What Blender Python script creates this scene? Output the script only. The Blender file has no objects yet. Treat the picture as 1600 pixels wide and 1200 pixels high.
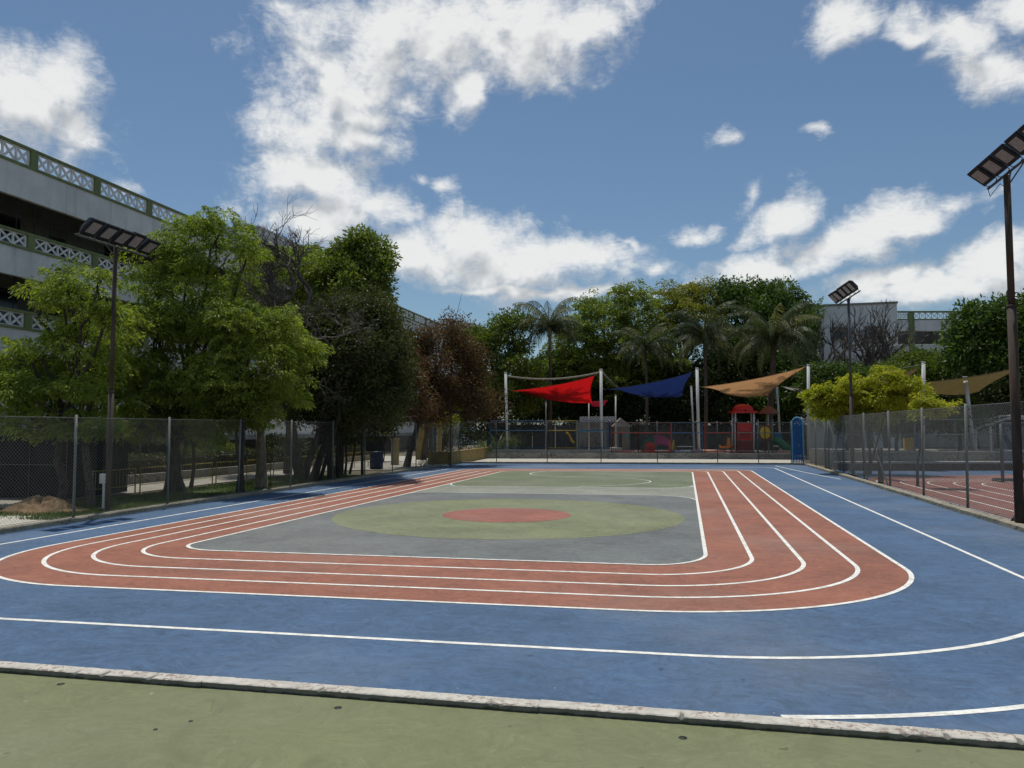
import bpy, bmesh, math, random
import numpy as np
from mathutils import Vector, Matrix

SC = bpy.context.scene
COL = SC.collection
R = math.radians
rnd = random.Random(7)
rng = np.random.default_rng(11)

# ------------------------------------------------------------------ camera
F_PX, H = 1200.0, 2.5                       # focal length for a 1600 px wide picture, eye height
PITCH = math.atan(70 / F_PX)
YAW = math.atan(271 * math.cos(PITCH) / F_PX)
FW = Vector((-math.sin(YAW) * math.cos(PITCH), math.cos(YAW) * math.cos(PITCH), math.sin(PITCH)))
RT = Vector((math.cos(YAW), math.sin(YAW), 0))
UP = RT.cross(FW)
EYE = Vector((0, 0, H))
cam_d = bpy.data.cameras.new('camera')
cam = bpy.data.objects.new('camera', cam_d)
COL.objects.link(cam)
cam.matrix_world = Matrix(((RT.x, UP.x, -FW.x, 0), (RT.y, UP.y, -FW.y, 0), (RT.z, UP.z, -FW.z, H), (0, 0, 0, 1)))
cam_d.sensor_width = 36
cam_d.lens = 27.0
cam_d.clip_start = 0.1
cam_d.clip_end = 3000
SC.camera = cam

# ------------------------------------------------------------------ world and sun
SUN_EL = R(73)
SUN_AZ = R(-28)                              # clockwise from +Y
SUNV = Vector((math.sin(SUN_AZ) * math.cos(SUN_EL), math.cos(SUN_AZ) * math.cos(SUN_EL), math.sin(SUN_EL)))
SC.view_settings.view_transform = 'Standard'
SC.view_settings.look = 'None'
SC.view_settings.exposure = 0.0
SC.view_settings.gamma = 1.0
SC.view_settings.use_curve_mapping = False
SC.cycles.max_bounces = 7
SC.cycles.transparent_max_bounces = 8
sun_d = bpy.data.lights.new('sun', 'SUN')
sun_d.energy = 3.25
sun_d.angle = R(0.53)
sun_d.color = (1.0, 0.955, 0.88)
sun = bpy.data.objects.new('sun', sun_d)
COL.objects.link(sun)
sun.rotation_euler = SUNV.to_track_quat('Z', 'Y').to_euler()


def ray(px, py):
    return FW * F_PX + RT * (px - 800) - UP * (py - 600)


def at(px, py, Y):                           # point of the photograph at world depth Y
    d = ray(px, py)
    return EYE + d * (Y / d.y)


def at_x(px, py, X):
    d = ray(px, py)
    return EYE + d * (X / d.x)


def gnd(px, py, z=0.0):
    d = ray(px, py)
    return EYE + d * ((z - H) / d.z)


def azel(px, py):
    d = ray(px, py)
    return math.degrees(math.atan2(d.x, d.y)), math.degrees(math.atan2(d.z, math.hypot(d.x, d.y)))


def pxm(Y):                                  # metres per photograph pixel at depth Y (near the middle)
    return Y / F_PX


world = bpy.data.worlds.new('World')
SC.world = world
world.use_nodes = True
nt = world.node_tree
nt.nodes.clear()


class NB:                                    # small node builder
    def __init__(s, tree):
        s.t = tree

    def n(s, typ, **kw):
        nd = s.t.nodes.new(typ)
        for k, v in kw.items():
            setattr(nd, k, v)
        return nd

    def put(s, sock, v):
        if isinstance(v, bpy.types.NodeSocket):
            s.t.links.new(v, sock)
        else:
            sock.default_value = v

    def math(s, op, a, b=0.0, c=0.0, clamp=False):
        nd = s.n('ShaderNodeMath', operation=op)
        nd.use_clamp = clamp
        s.put(nd.inputs[0], a); s.put(nd.inputs[1], b); s.put(nd.inputs[2], c)
        return nd.outputs[0]

    def vmath(s, op, a, b=(0, 0, 0), scale=1.0):
        nd = s.n('ShaderNodeVectorMath', operation=op)
        s.put(nd.inputs[0], a); s.put(nd.inputs[1], b)
        if op == 'SCALE':
            s.put(nd.inputs[3], scale)
        return nd.outputs['Value'] if op in ('LENGTH', 'DOT_PRODUCT', 'DISTANCE') else nd.outputs[0]

    def sstep(s, v, a, b, lo=0.0, hi=1.0, kind='SMOOTHSTEP'):
        nd = s.n('ShaderNodeMapRange', interpolation_type=kind)
        s.put(nd.inputs['Value'], v)
        nd.inputs['From Min'].default_value = a; nd.inputs['From Max'].default_value = b
        nd.inputs['To Min'].default_value = lo; nd.inputs['To Max'].default_value = hi
        return nd.outputs[0]

    def noise(s, vec, scale, detail=4.0, rough=0.5, dist=0.0):
        nd = s.n('ShaderNodeTexNoise')
        if vec is not None:
            s.put(nd.inputs['Vector'], vec)
        nd.inputs['Scale'].default_value = scale
        nd.inputs['Detail'].default_value = detail
        nd.inputs['Roughness'].default_value = rough
        nd.inputs['Distortion'].default_value = dist
        return nd.outputs['Fac']

    def mix(s, f, a, b, blend='MIX'):
        nd = s.n('ShaderNodeMix', data_type='RGBA', blend_type=blend)
        s.put(nd.inputs['Factor'], f)
        s.put(nd.inputs[6], a if isinstance(a, bpy.types.NodeSocket) else (*a, 1) if len(a) == 3 else a)
        s.put(nd.inputs[7], b if isinstance(b, bpy.types.NodeSocket) else (*b, 1) if len(b) == 3 else b)
        return nd.outputs[2]


# clouds: ellipses (centre, radii, tilt) in photograph pixels, turned into directions of the sky
CLOUDS = [
    (30, 160, 120, 95, 0), (100, 120, 65, 55, 0), (120, 205, 40, 40, 0), (205, 293, 36, 12, 15),
    (640, 65, 190, 85, 0), (800, 50, 160, 75, 0), (900, 40, 90, 45, -12), (520, 120, 95, 55, 0), (735, 145, 42, 45, 0),
    (440, 8, 60, 22, 0), (480, 200, 90, 60, 0), (560, 150, 80, 35, 0), (500, 270, 100, 60, 0), (560, 220, 60, 40, 0),
    (510, 345, 110, 50, 0), (590, 320, 55, 38, 0), (575, 180, 50, 30, 0), (690, 284, 30, 14, 0), (655, 276, 18, 14, 0),
    (735, 385, 110, 62, 0), (800, 415, 170, 52, 0), (910, 405, 95, 38, 0), (660, 405, 70, 50, 0), (1030, 414, 30, 16, 0), (980, 375, 38, 10, 0),
    (1088, 359, 32, 14, 0), (1138, 210, 40, 20, -10), (1280, 209, 28, 9, -5),
    (1220, 342, 65, 32, -28), (1185, 305, 16, 32, 15), (1320, 375, 150, 38, -14), (1190, 420, 95, 22, -5), (1410, 350, 70, 24, -14),
    (1500, 303, 75, 17, -14), (1440, 452, 190, 28, -4), (1550, 400, 90, 38, -20), (1380, 440, 80, 22, -14),
    (1312, 25, 60, 42, -15), (1490, 55, 95, 34, 28), (1560, 105, 80, 50, 25), (1440, 50, 70, 25, 25), (1510, 75, 80, 45, 25), (1580, 20, 60, 40, 0),
    (870, 458, 220, 10, 0), (700, 462, 60, 10, 0),
]
w = NB(nt)
tc = w.n('ShaderNodeTexCoord')
sky = w.n('ShaderNodeTexSky', sky_type='NISHITA')
sky.sun_disc = False
sky.sun_elevation = SUN_EL
sky.sun_rotation = SUN_AZ
sky.air_density = 1.0
sky.dust_density = 0.7
sky.ozone_density = 2.2
hs = w.n('ShaderNodeHueSaturation')
hs.inputs['Saturation'].default_value = 1.00
w.put(hs.inputs['Color'], sky.outputs[0])
skyc = w.mix(1.0, hs.outputs[0], (0.82, 0.93, 0.96), 'MULTIPLY')
SKY_STRENGTH = 0.082
DIR = w.vmath('NORMALIZE', tc.outputs['Generated'])


def sky_coords(dirn):
    sp = w.n('ShaderNodeSeparateXYZ'); w.put(sp.inputs[0], dirn)
    az = w.math('MULTIPLY', w.math('ARCTAN2', sp.outputs[0], sp.outputs[1]), 57.2958)
    el = w.math('MULTIPLY', w.math('ARCSINE', sp.outputs[2]), 57.2958)
    cb = w.n('ShaderNodeCombineXYZ'); w.put(cb.inputs[0], az); w.put(cb.inputs[1], el)
    return cb.outputs[0], az, el


UV, AZ, EL = sky_coords(DIR)
FR, TOP = 24, 4


def field(vec, uv, blobs, wide_clouds, soft=False):
    """cloud density: placed masses (or a loose scatter of them away from the picture) broken up by turbulence"""
    wob = w.n('ShaderNodeTexNoise'); w.put(wob.inputs['Vector'], vec)
    wob.inputs['Scale'].default_value = 14; wob.inputs['Detail'].default_value = 2
    if wide_clouds:
        bl = w.math('MULTIPLY', w.math('SUBTRACT', w.noise(vec, 4.0, 2.0, 0.5), 0.49), 2.6)
        bl = w.math('MAXIMUM', bl, -0.6)
        return w.math('ADD', bl, w.math('MULTIPLY', w.math('SUBTRACT', w.noise(vec, 22, 4.0, 0.62), 0.5), 1.25))
    wsc = w.vmath('MULTIPLY', w.vmath('SUBTRACT', wob.outputs['Color'], (.5, .5, .5)), (3.4, 3.4, 0))
    uvw = w.vmath('ADD', uv, wsc)
    bl = None
    for (a0, e0, ra, re, tilt, small) in blobs:
        mp = w.n('ShaderNodeMapping', vector_type='TEXTURE')
        w.put(mp.inputs['Vector'], uvw)
        mp.inputs['Location'].default_value = (a0, e0, 0)
        mp.inputs['Rotation'].default_value = (0, 0, R(-tilt))
        mp.inputs['Scale'].default_value = (ra * 1.6, re * 1.6, 1) if small else (ra, re, 1)
        v = w.vmath('LENGTH', mp.outputs[0])
        if small:
            v = w.math('ADD', v, 0.47)
        bl = v if bl is None else w.math('SMOOTH_MIN', bl, v, 0.16)
    bl = w.math('MAXIMUM', w.math('MULTIPLY', w.math('SUBTRACT', 1.0, bl), 0.80), -0.6)
    if soft:
        return w.math('ADD', bl, w.math('MULTIPLY', w.math('SUBTRACT', w.noise(vec, 20, 3.2, 0.58, 0.2), 0.5), 1.5))
    big = w.math('MULTIPLY', w.math('SUBTRACT', w.noise(vec, 20, 9.0, 0.60, 0.2), 0.5), 1.45)
    fine = w.math('MULTIPLY', w.math('SUBTRACT', w.noise(w.vmath('MULTIPLY', vec, (1, 1, 2.2)), 46, 5.0, 0.62, 1.6), 0.5), 0.42)
    return w.math('ADD', w.math('ADD', bl, big), fine)


BL = []
for (cx, cy, rx, ry, tilt) in CLOUDS:
    a0, e0 = azel(cx, cy)
    a1, _ = azel(cx + 10, cy)
    _, e1 = azel(cx, cy - 10)
    BL.append((a0, e0, rx * abs(a1 - a0) / 10 * 1.27, ry * abs(e1 - e0) / 10 * 1.27, tilt, rx * ry < 1500))
D2 = w.vmath('NORMALIZE', w.vmath('ADD', DIR, (-.012, 0, 0.040)))
UV2, _, _ = sky_coords(D2)


def sector(blobs, wide_clouds=False):
    f1 = field(DIR, UV, blobs, wide_clouds)
    fs = f1 if wide_clouds else field(DIR, UV, blobs, False, True)
    f2 = field(D2, UV2, blobs, wide_clouds, True)
    dens = w.sstep(f1, -0.08, 0.62)
    lit = w.sstep(w.math('SUBTRACT', fs, f2), -0.45, 0.40)
    thick = w.sstep(fs, 0.30, 1.0)
    lit = w.math('SUBTRACT', w.math('ADD', w.math('MULTIPLY', lit, 1.05), 0.25), w.math('MULTIPLY', thick, 0.30), clamp=True)
    lit = w.math('ADD', lit, w.math('MULTIPLY', w.math('SUBTRACT', f1, fs), 0.35), clamp=True)
    cloud_col = w.mix(lit, (4.9, 5.25, 5.65), (10.3, 10.4, 10.3))
    b_ = w.n('ShaderNodeBackground')
    w.put(b_.inputs['Color'], w.mix(w.math('MULTIPLY', dens, 0.96), skyc, cloud_col))
    b_.inputs['Strength'].default_value = SKY_STRENGTH
    return b_.outputs[0]


def mix_sh(f, a, b_):
    m_ = w.n('ShaderNodeMixShader')
    w.put(m_.inputs[0], f)
    nt.links.new(a, m_.inputs[1]); nt.links.new(b_, m_.inputs[2])
    return m_.outputs[0]


edges = [-60, -38, -27, -16, -6, 6, 40]
parts = []
for lo, hi in zip(edges[:-1], edges[1:]):
    sel = [b_ for b_ in BL if b_[0] + max(b_[2], b_[3]) * 1.55 + 2 > lo and b_[0] - max(b_[2], b_[3]) * 1.55 - 2 < hi]
    parts.append(sector(sel))
cur = parts[0]
for e_, p_ in zip(edges[1:-1], parts[1:]):
    cur = mix_sh(w.math('GREATER_THAN', AZ, float(e_)), cur, p_)
view_dot = w.vmath('DOT_PRODUCT', DIR, tuple(FW))
away = w.sstep(view_dot, 0.765, 0.70)
below = w.math('LESS_THAN', EL, -1.0)
low_b = w.n('ShaderNodeBackground'); w.put(low_b.inputs['Color'], skyc); low_b.inputs['Strength'].default_value = SKY_STRENGTH
cur = mix_sh(away, cur, sector([], True))
cur = mix_sh(below, cur, low_b.outputs[0])
wo = w.n('ShaderNodeOutputWorld')
nt.links.new(cur, wo.inputs['Surface'])


# ------------------------------------------------------------------ materials
def new_mat(name):
    m = bpy.data.materials.new(name)
    m.use_nodes = True
    t = m.node_tree
    t.nodes.clear()
    b = NB(t)
    out = b.n('ShaderNodeOutputMaterial')
    p = b.n('ShaderNodeBsdfPrincipled')
    t.links.new(p.outputs[0], out.inputs['Surface'])
    return m, b, p, out


def pos(b):
    ge = b.n('ShaderNodeNewGeometry')
    return ge.outputs['Position']


def bump(b, p, h, strength=0.3, dist=0.02):
    bn = b.n('ShaderNodeBump')
    b.put(bn.inputs['Height'], h)
    bn.inputs['Strength'].default_value = strength
    bn.inputs['Distance'].default_value = dist
    b.put(p.inputs['Normal'], bn.outputs[0])


def plain(name, col, rough=0.6, metal=0.0, var=0.12, scale=3.0, spec=0.3, dirt=None, dirt_amt=0.0, streak=False, bmp=0.0):
    m, b, p, out = new_mat(name)
    P = pos(b)
    v = b.vmath('MULTIPLY', P, (1, 1, 0.18)) if streak else P
    n1 = b.noise(v, scale, 6.0, 0.6)
    dark = tuple(c * (1 - var) for c in col); light = tuple(min(1, c * (1 + var)) for c in col)
    c = b.mix(b.sstep(n1, .3, .7), dark, light)
    if dirt is not None:
        n2 = b.noise(v, scale * 0.55, 8.0, 0.7)
        c = b.mix(b.math('MULTIPLY', b.sstep(n2, .48, .68), dirt_amt), c, dirt)
    b.put(p.inputs['Base Color'], c)
    p.inputs['Roughness'].default_value = rough
    p.inputs['Metallic'].default_value = metal
    p.inputs['Specular IOR Level'].default_value = spec
    if bmp:
        bump(b, p, b.noise(P, scale * 9, 5.0, 0.6), bmp, 0.02)
    return m


def court_mat(name, col, var=0.30, tint=(1.0, 1.0, 1.0)):
    """painted acrylic court: squeegee streaks, worn pale patches, grain"""
    m, b, p, out = new_mat(name)
    P = pos(b)
    warp = b.n('ShaderNodeTexNoise'); b.put(warp.inputs['Vector'], P); warp.inputs['Scale'].default_value = 0.9
    Pw = b.vmath('ADD', P, b.vmath('SCALE', warp.outputs['Color'], scale=1.1))
    s1 = b.noise(b.vmath('MULTIPLY', Pw, (1.0, 2.0, 1.0)), 3.2, 8.0, 0.70, 1.2)
    s2 = b.noise(b.vmath('MULTIPLY', Pw, (2.4, 1.2, 1.0)), 5.0, 7.0, 0.68, 1.6)
    s3 = b.noise(P, 0.45, 5.0, 0.6)
    gr = b.noise(P, 110, 2.0, 0.6)
    v = b.math('ADD', b.math('MULTIPLY', s1, 0.42), b.math('MULTIPLY', s2, 0.28))
    v = b.math('ADD', v, b.math('MULTIPLY', s3, 0.30))
    f = b.sstep(v, 0.42, 0.58, kind='LINEAR')
    c = b.mix(f, tuple(x * (1 - var) for x in col), tuple(x * (1 + var) for x in col))
    # scuffs: thin pale strokes
    sc = b.noise(b.vmath('MULTIPLY', Pw, (2.0, 9.0, 1.0)), 1.6, 5.0, 0.7, 1.5)
    pale = tuple(min(1, x * 1.15 + 0.05) for x in col)
    c = b.mix(b.math('MULTIPLY', b.sstep(sc, .55, .70), 0.55), c, pale)
    dk = b.noise(b.vmath('MULTIPLY', Pw, (5.0, 2.0, 1.0)), 1.7, 6.0, 0.75, 1.2)
    c = b.mix(b.math('MULTIPLY', b.sstep(dk, .57, .70), 0.50), c, tuple(x * .62 for x in col))
    dust = b.noise(P, 0.16, 5.0, 0.6)
    c = b.mix(b.math('MULTIPLY', b.sstep(dust, .46, .66), 0.22), c, (0.30, 0.29, 0.26))
    stn = b.noise(b.vmath('ADD', P, (11, 3, 0)), 0.8, 7.0, 0.7, 0.8)
    c = b.mix(b.math('MULTIPLY', b.sstep(stn, .54, .66), 0.30), c, tuple(x * .66 for x in col))
    c = b.mix(b.math('MULTIPLY', gr, 0.22), c, tuple(x * .7 for x in col))
    fl = b.noise(P, 9.0, 2.0, 0.4)
    c = b.mix(b.math('MULTIPLY', b.sstep(fl, .79, .80), .5), c, (0.42, 0.42, 0.38))
    c = b.mix(b.math('MULTIPLY', b.sstep(b.noise(b.vmath('ADD', P, (31, 7, 3)), 5.0, 2.0, 0.4), .745, .77), .6), c, tuple(x * .45 for x in col))
    b.put(p.inputs['Base Color'], c)
    b.put(p.inputs['Roughness'], b.sstep(v, .3, .7, .62, .82))
    p.inputs['Specular IOR Level'].default_value = 0.25
    bump(b, p, b.math('ADD', gr, b.math('MULTIPLY', s1, 2.0)), 0.25, 0.01)
    return m


def line_mat(name):
    m, b, p, out = new_mat(name)
    P = pos(b)
    n1 = b.noise(P, 6.0, 8.0, 0.72)
    n2 = b.noise(P, 60.0, 3.0, 0.6)
    c = b.mix(b.sstep(n1, .34, .60), (.56, .55, .49), (.84, .83, .77))
    c = b.mix(b.math('MULTIPLY', b.sstep(n2, .58, .75), .35), c, (.45, .42, .38))
    b.put(p.inputs['Base Color'], c)
    p.inputs['Roughness'].default_value = .7
    return m


def leaf_mat(name, dark, light, transl=0.35, rough=0.5, warm=None, spec=0.22):
    m, b, p, out = new_mat(name)
    at_ = b.n('ShaderNodeAttribute', attribute_name='tint')
    P = pos(b)
    n = b.noise(P, 0.9, 3.0, 0.6)
    f = b.math('ADD', b.math('MULTIPLY', at_.outputs['Fac'], 0.75), b.math('MULTIPLY', b.math('SUBTRACT', n, .5), 0.8), clamp=True)
    c = b.mix(f, dark, light)
    if warm is not None:
        n2 = b.noise(P, 2.2, 3.0, 0.6)
        c = b.mix(b.math('MULTIPLY', b.sstep(n2, .50, .66), .75), c, warm)
    b.put(p.inputs['Base Color'], c)
    p.inputs['Roughness'].default_value = rough
    p.inputs['Specular IOR Level'].default_value = spec
    tr = b.n('ShaderNodeBsdfTranslucent')
    tcol = b.mix(1.0, c, (1.25, 1.35, 0.55), 'MULTIPLY')
    b.put(tr.inputs['Color'], tcol)
    mx = b.n('ShaderNodeMixShader')
    mx.inputs[0].default_value = transl
    b.t.links.new(p.outputs[0], mx.inputs[1]); b.t.links.new(tr.outputs[0], mx.inputs[2])
    b.t.links.new(mx.outputs[0], out.inputs['Surface'])
    return m


def bark_mat(name, col, col2):
    m, b, p, out = new_mat(name)
    P = b.vmath('MULTIPLY', pos(b), (1, 1, .22))
    n = b.noise(P, 14, 7, .7)
    c = b.mix(b.sstep(n, .35, .65), col, col2)
    b.put(p.inputs['Base Color'], c)
    p.inputs['Roughness'].default_value = .9
    bump(b, p, n, .7, .04)
    return m


def plaster_mat(name, col, stain=(.16, .16, .15), amt=.45):
    m, b, p, out = new_mat(name)
    P = pos(b)
    st = b.noise(b.vmath('MULTIPLY', P, (1, 1, .13)), 1.6, 8, .65)
    bl = b.noise(P, .7, 5, .6)
    fi = b.noise(P, 30, 4, .6)
    c = b.mix(b.sstep(bl, .3, .7), tuple(x * .88 for x in col), tuple(min(1, x * 1.08) for x in col))
    c = b.mix(b.math('MULTIPLY', b.sstep(st, .5, .75), amt), c, stain)
    c = b.mix(b.math('MULTIPLY', fi, .12), c, tuple(x * .6 for x in col))
    b.put(p.inputs['Base Color'], c)
    p.inputs['Roughness'].default_value = .85
    bump(b, p, fi, .25, .01)
    return m


def concrete_mat(name, col, patch, amt=.6, moss=None, scale=1.0):
    m, b, p, out = new_mat(name)
    P = pos(b)
    n = b.noise(P, 5 * scale, 8, .65)
    n2 = b.noise(P, 22 * scale, 5, .6, .5)
    n3 = b.noise(P, 1.3 * scale, 6, .6)
    c = b.mix(b.sstep(n, .3, .7), tuple(x * .8 for x in col), tuple(min(1, x * 1.12) for x in col))
    msk = b.math('MULTIPLY', b.sstep(n2, .52, .57), b.sstep(n3, .44, .54))
    c = b.mix(b.math('MULTIPLY', msk, amt), c, patch)
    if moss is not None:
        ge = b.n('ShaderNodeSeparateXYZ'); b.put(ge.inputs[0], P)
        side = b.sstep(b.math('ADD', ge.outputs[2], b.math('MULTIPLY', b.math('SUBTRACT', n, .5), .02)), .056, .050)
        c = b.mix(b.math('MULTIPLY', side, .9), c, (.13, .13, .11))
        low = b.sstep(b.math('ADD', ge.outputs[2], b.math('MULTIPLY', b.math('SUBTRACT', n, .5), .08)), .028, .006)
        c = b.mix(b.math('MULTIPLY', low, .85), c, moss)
    b.put(p.inputs['Base Color'], c)
    p.inputs['Roughness'].default_value = .9
    bump(b, p, b.math('ADD', n, n2), .6, .012)
    return m


M = {}
M['blue'] = court_mat('blue_court_paint', (.068, .124, .214))
M['red'] = court_mat('red_track_paint', (.285, .115, .074))
M['red2'] = court_mat('neighbour_red_paint', (.26, .105, .085))
M['grey'] = court_mat('grey_infield_paint', (.145, .156, .152))
M['green'] = court_mat('green_circle_paint', (.185, .205, .110))
M['farg'] = court_mat('far_green_paint', (.145, .172, .102))
M['strip'] = court_mat('pale_strip_paint', (.25, .26, .21))
M['redc'] = court_mat('red_circle_paint', (.29, .115, .085))
M['near'] = court_mat('near_green_paint', (.176, .190, .096), var=.13)
M['line'] = line_mat('white_line_paint')
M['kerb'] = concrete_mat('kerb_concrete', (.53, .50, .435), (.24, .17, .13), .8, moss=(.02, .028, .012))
M['kerbd'] = concrete_mat('old_kerb_concrete', (.30, .27, .20), (.06, .07, .045), .9)
M['conc'] = concrete_mat('pale_concrete', (.50, .47, .40), (.30, .28, .24), .5)
M['conc_old'] = concrete_mat('stained_concrete', (.28, .265, .23), (.07, .065, .05), .9, scale=.4)
M['bwall'] = concrete_mat('stained_boundary_wall', (.13, .12, .10), (.05, .05, .04), .8, scale=.3)  # dark stained concrete with blacker patches
M['conc_mid'] = concrete_mat('grey_block_wall', (.36, .345, .30), (.16, .15, .13), .6, scale=.3)
M['soil'] = plain('dry_soil', (.19, .125, .065), .95, var=.4, scale=5, bmp=.8)
M['earth'] = plain('bare_earth', (.13, .11, .075), .95, var=.35, scale=1.2, dirt=(.05, .06, .02), dirt_amt=.7, bmp=.5)
M['path'] = plain('paved_path', (.30, .28, .235), .9, var=.12, scale=1.3, dirt=(.2, .18, .14), dirt_amt=.5)
M['turf'] = plain('turf_base', (.06, .085, .02), .95, var=.35, scale=3, bmp=.6)
M['grass'] = leaf_mat('grass_blades', (.04, .07, .012), (.12, .18, .035), .3)
M['wall'] = plaster_mat('weathered_white_plaster', (.66, .675, .66), amt=.35)
M['wallr'] = plaster_mat('white_plaster_far', (.70, .72, .71), amt=.2)
M['greenb'] = plain('olive_green_trim', (.165, .205, .085), .7, var=.15, scale=2, dirt=(.06, .07, .03), dirt_amt=.4, streak=True)
M['lattice'] = plain('white_lattice_concrete', (.74, .75, .74), .8, var=.10, scale=4, dirt=(.35, .35, .33), dirt_amt=.35)
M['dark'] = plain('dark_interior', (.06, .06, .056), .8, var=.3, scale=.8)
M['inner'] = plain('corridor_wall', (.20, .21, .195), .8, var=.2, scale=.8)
M['pane'] = plain('dark_window_glass', (.012, .014, .016), .15, var=.2, spec=.5)
M['black'] = plain('black_metal', (.012, .012, .012), .55, var=.3)
M['net'] = plain('black_sheet', (.010, .011, .012), .8, var=.3, scale=2)
M['rust'] = plain('rusty_steel', (.062, .050, .040), .8, .1, var=.4, scale=5, dirt=(.105, .045, .022), dirt_amt=.8, streak=True, bmp=.3)
M['galv'] = plain('galvanised_pipe', (.175, .195, .18), .6, .15, var=.15, scale=6, dirt=(.12, .12, .1), dirt_amt=.5, streak=True)
M['galvd'] = plain('dark_pipe', (.09, .10, .10), .55, .4, var=.2, scale=6)
M['wire'] = plain('fence_wire', (.155, .165, .15), .6, .1, var=.15)
M['lampbody'] = plain('floodlight_housing', (.018, .020, .024), .45, .3, var=.2)
M['lampglass'] = plain('floodlight_glass', (.25, .24, .235), .25, 0, var=.12, scale=9, spec=.6)
M['white_post'] = plain('white_painted_steel', (.58, .59, .57), .5, .0, var=.08, scale=4, dirt=(.32, .31, .28), dirt_amt=.5, streak=True)
M['yellowp'] = plain('faded_yellow_paint', (.27, .20, .065), .75, var=.15, scale=2, dirt=(.16, .12, .05), dirt_amt=.6)
M['yrail'] = plain('yellow_railing_paint', (.30, .22, .04), .6, var=.25, scale=4, dirt=(.1, .07, .02), dirt_amt=.6)
M['orange'] = plain('orange_plastic', (.62, .20, .03), .45, var=.1)
M['bluef'] = plain('dull_blue_fence_paint', (.02, .075, .17), .55, var=.2)
M['bluep'] = plain('blue_paint', (.015, .13, .34), .5, var=.15, scale=3, dirt=(.05, .12, .22), dirt_amt=.3)
M['bluel'] = plain('pale_blue_edge', (.22, .50, .72), .5, var=.1)
M['redp'] = plain('red_plastic', (.50, .02, .016), .4, var=.1)
M['redd'] = plain('dark_red_paint', (.22, .025, .022), .5, var=.2)
M['maroon'] = plain('maroon_band', (.085, .03, .03), .7, var=.2)
M['pink'] = plain('pink_plastic', (.42, .06, .13), .45, var=.1)
M['pinkd'] = plain('salmon_disc', (.66, .38, .29), .6, var=.1)
M['greenp'] = plain('green_plastic', (.02, .15, .06), .4, var=.1)
M['yellowb'] = plain('yellow_plastic', (.62, .40, .03), .45, var=.1)
M['brownr'] = plain('brown_roof_plastic', (.20, .08, .05), .6, var=.15)
M['beige'] = plain('beige_playhouse', (.24, .215, .16), .7, var=.12)
M['teal'] = plain('teal_paint', (.10, .33, .36), .6, var=.1)
M['drumb'] = plain('grey_blue_drum', (.03, .04, .07), .5, var=.2)
M['terracotta'] = plain('terracotta', (.30, .11, .06), .8, var=.15)
M['trunk'] = bark_mat('tree_bark', (.022, .017, .012), (.075, .058, .043))
M['trunkl'] = bark_mat('pale_bark', (.11, .09, .065), (.26, .22, .17))
M['palmbark'] = bark_mat('palm_bark', (.06, .045, .032), (.13, .10, .075))
M['twig'] = bark_mat('dry_twigs', (.055, .045, .04), (.15, .13, .11))
M['pale_twig'] = bark_mat('pale_dry_twigs', (.085, .072, .058), (.24, .21, .175))
M['neem'] = leaf_mat('bright_neem_leaves', (.095, .150, .024), (.420, .480, .100), .50)
M['neem2'] = leaf_mat('yellow_green_leaves', (.105, .160, .024), (.440, .490, .105), .50)
M['yell'] = leaf_mat('yellow_young_leaves', (.22, .25, .018), (.56, .56, .065), .48, warm=(.50, .44, .04))
M['darkl'] = leaf_mat('dark_glossy_leaves', (.018, .028, .010), (.070, .092, .028), .15, .6, spec=.1)
M['darkb'] = leaf_mat('brownish_dark_leaves', (.032, .044, .015), (.150, .165, .066), .25, .55, spec=.12)
M['redl'] = leaf_mat('reddish_brown_leaves', (.065, .036, .022), (.24, .130, .080), .3, .55, warm=(.10, .11, .035), spec=.12)
M['midg'] = leaf_mat('mid_green_leaves', (.055, .085, .015), (.210, .265, .048), .38)
M['ltg'] = leaf_mat('light_green_leaves', (.095, .140, .022), (.300, .350, .070), .45)
M['bright'] = leaf_mat('fresh_glossy_leaves', (.075, .110, .020), (.270, .330, .075), .38)
M['oliv'] = leaf_mat('olive_yellow_leaves', (.12, .135, .018), (.34, .34, .06), .43)
M['deep'] = leaf_mat('deep_green_leaves', (.038, .070, .015), (.135, .210, .050), .33)
M['palm'] = leaf_mat('palm_leaflets', (.028, .042, .016), (.105, .130, .055), .25, .45)
M['palmy'] = leaf_mat('sun_painted_palm_leaflets', (.10, .11, .05), (.28, .27, .15), .3, .45)  # paler copy of the palm leaflets, sunlight put into the colour
M['agave'] = leaf_mat('strap_leaves', (.05, .08, .03), (.16, .21, .09), .25, .5)
M['hedge'] = leaf_mat('clipped_hedge_leaves', (.025, .035, .008), (.09, .095, .022), .25)


def fabric(name, col, tr=0.45):
    m, b, p, out = new_mat(name)
    P = pos(b)
    n = b.noise(P, 3.5, 4, .6)
    wv = b.noise(b.vmath('MULTIPLY', P, (.6, .6, 6)), 3, 3, .5)
    c = b.mix(b.sstep(n, .3, .7), tuple(x * .88 for x in col), tuple(min(1, x * 1.1) for x in col))
    c = b.mix(b.math('MULTIPLY', b.sstep(wv, .45, .6), .15), c, tuple(x * .7 for x in col))
    b.put(p.inputs['Base Color'], c)
    p.inputs['Roughness'].default_value = .85
    t = b.n('ShaderNodeBsdfTranslucent'); b.put(t.inputs['Color'], c)
    mx = b.n('ShaderNodeMixShader'); mx.inputs[0].default_value = tr
    b.t.links.new(p.outputs[0], mx.inputs[1]); b.t.links.new(t.outputs[0], mx.inputs[2])
    b.t.links.new(mx.outputs[0], out.inputs['Surface'])
    return m


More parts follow.
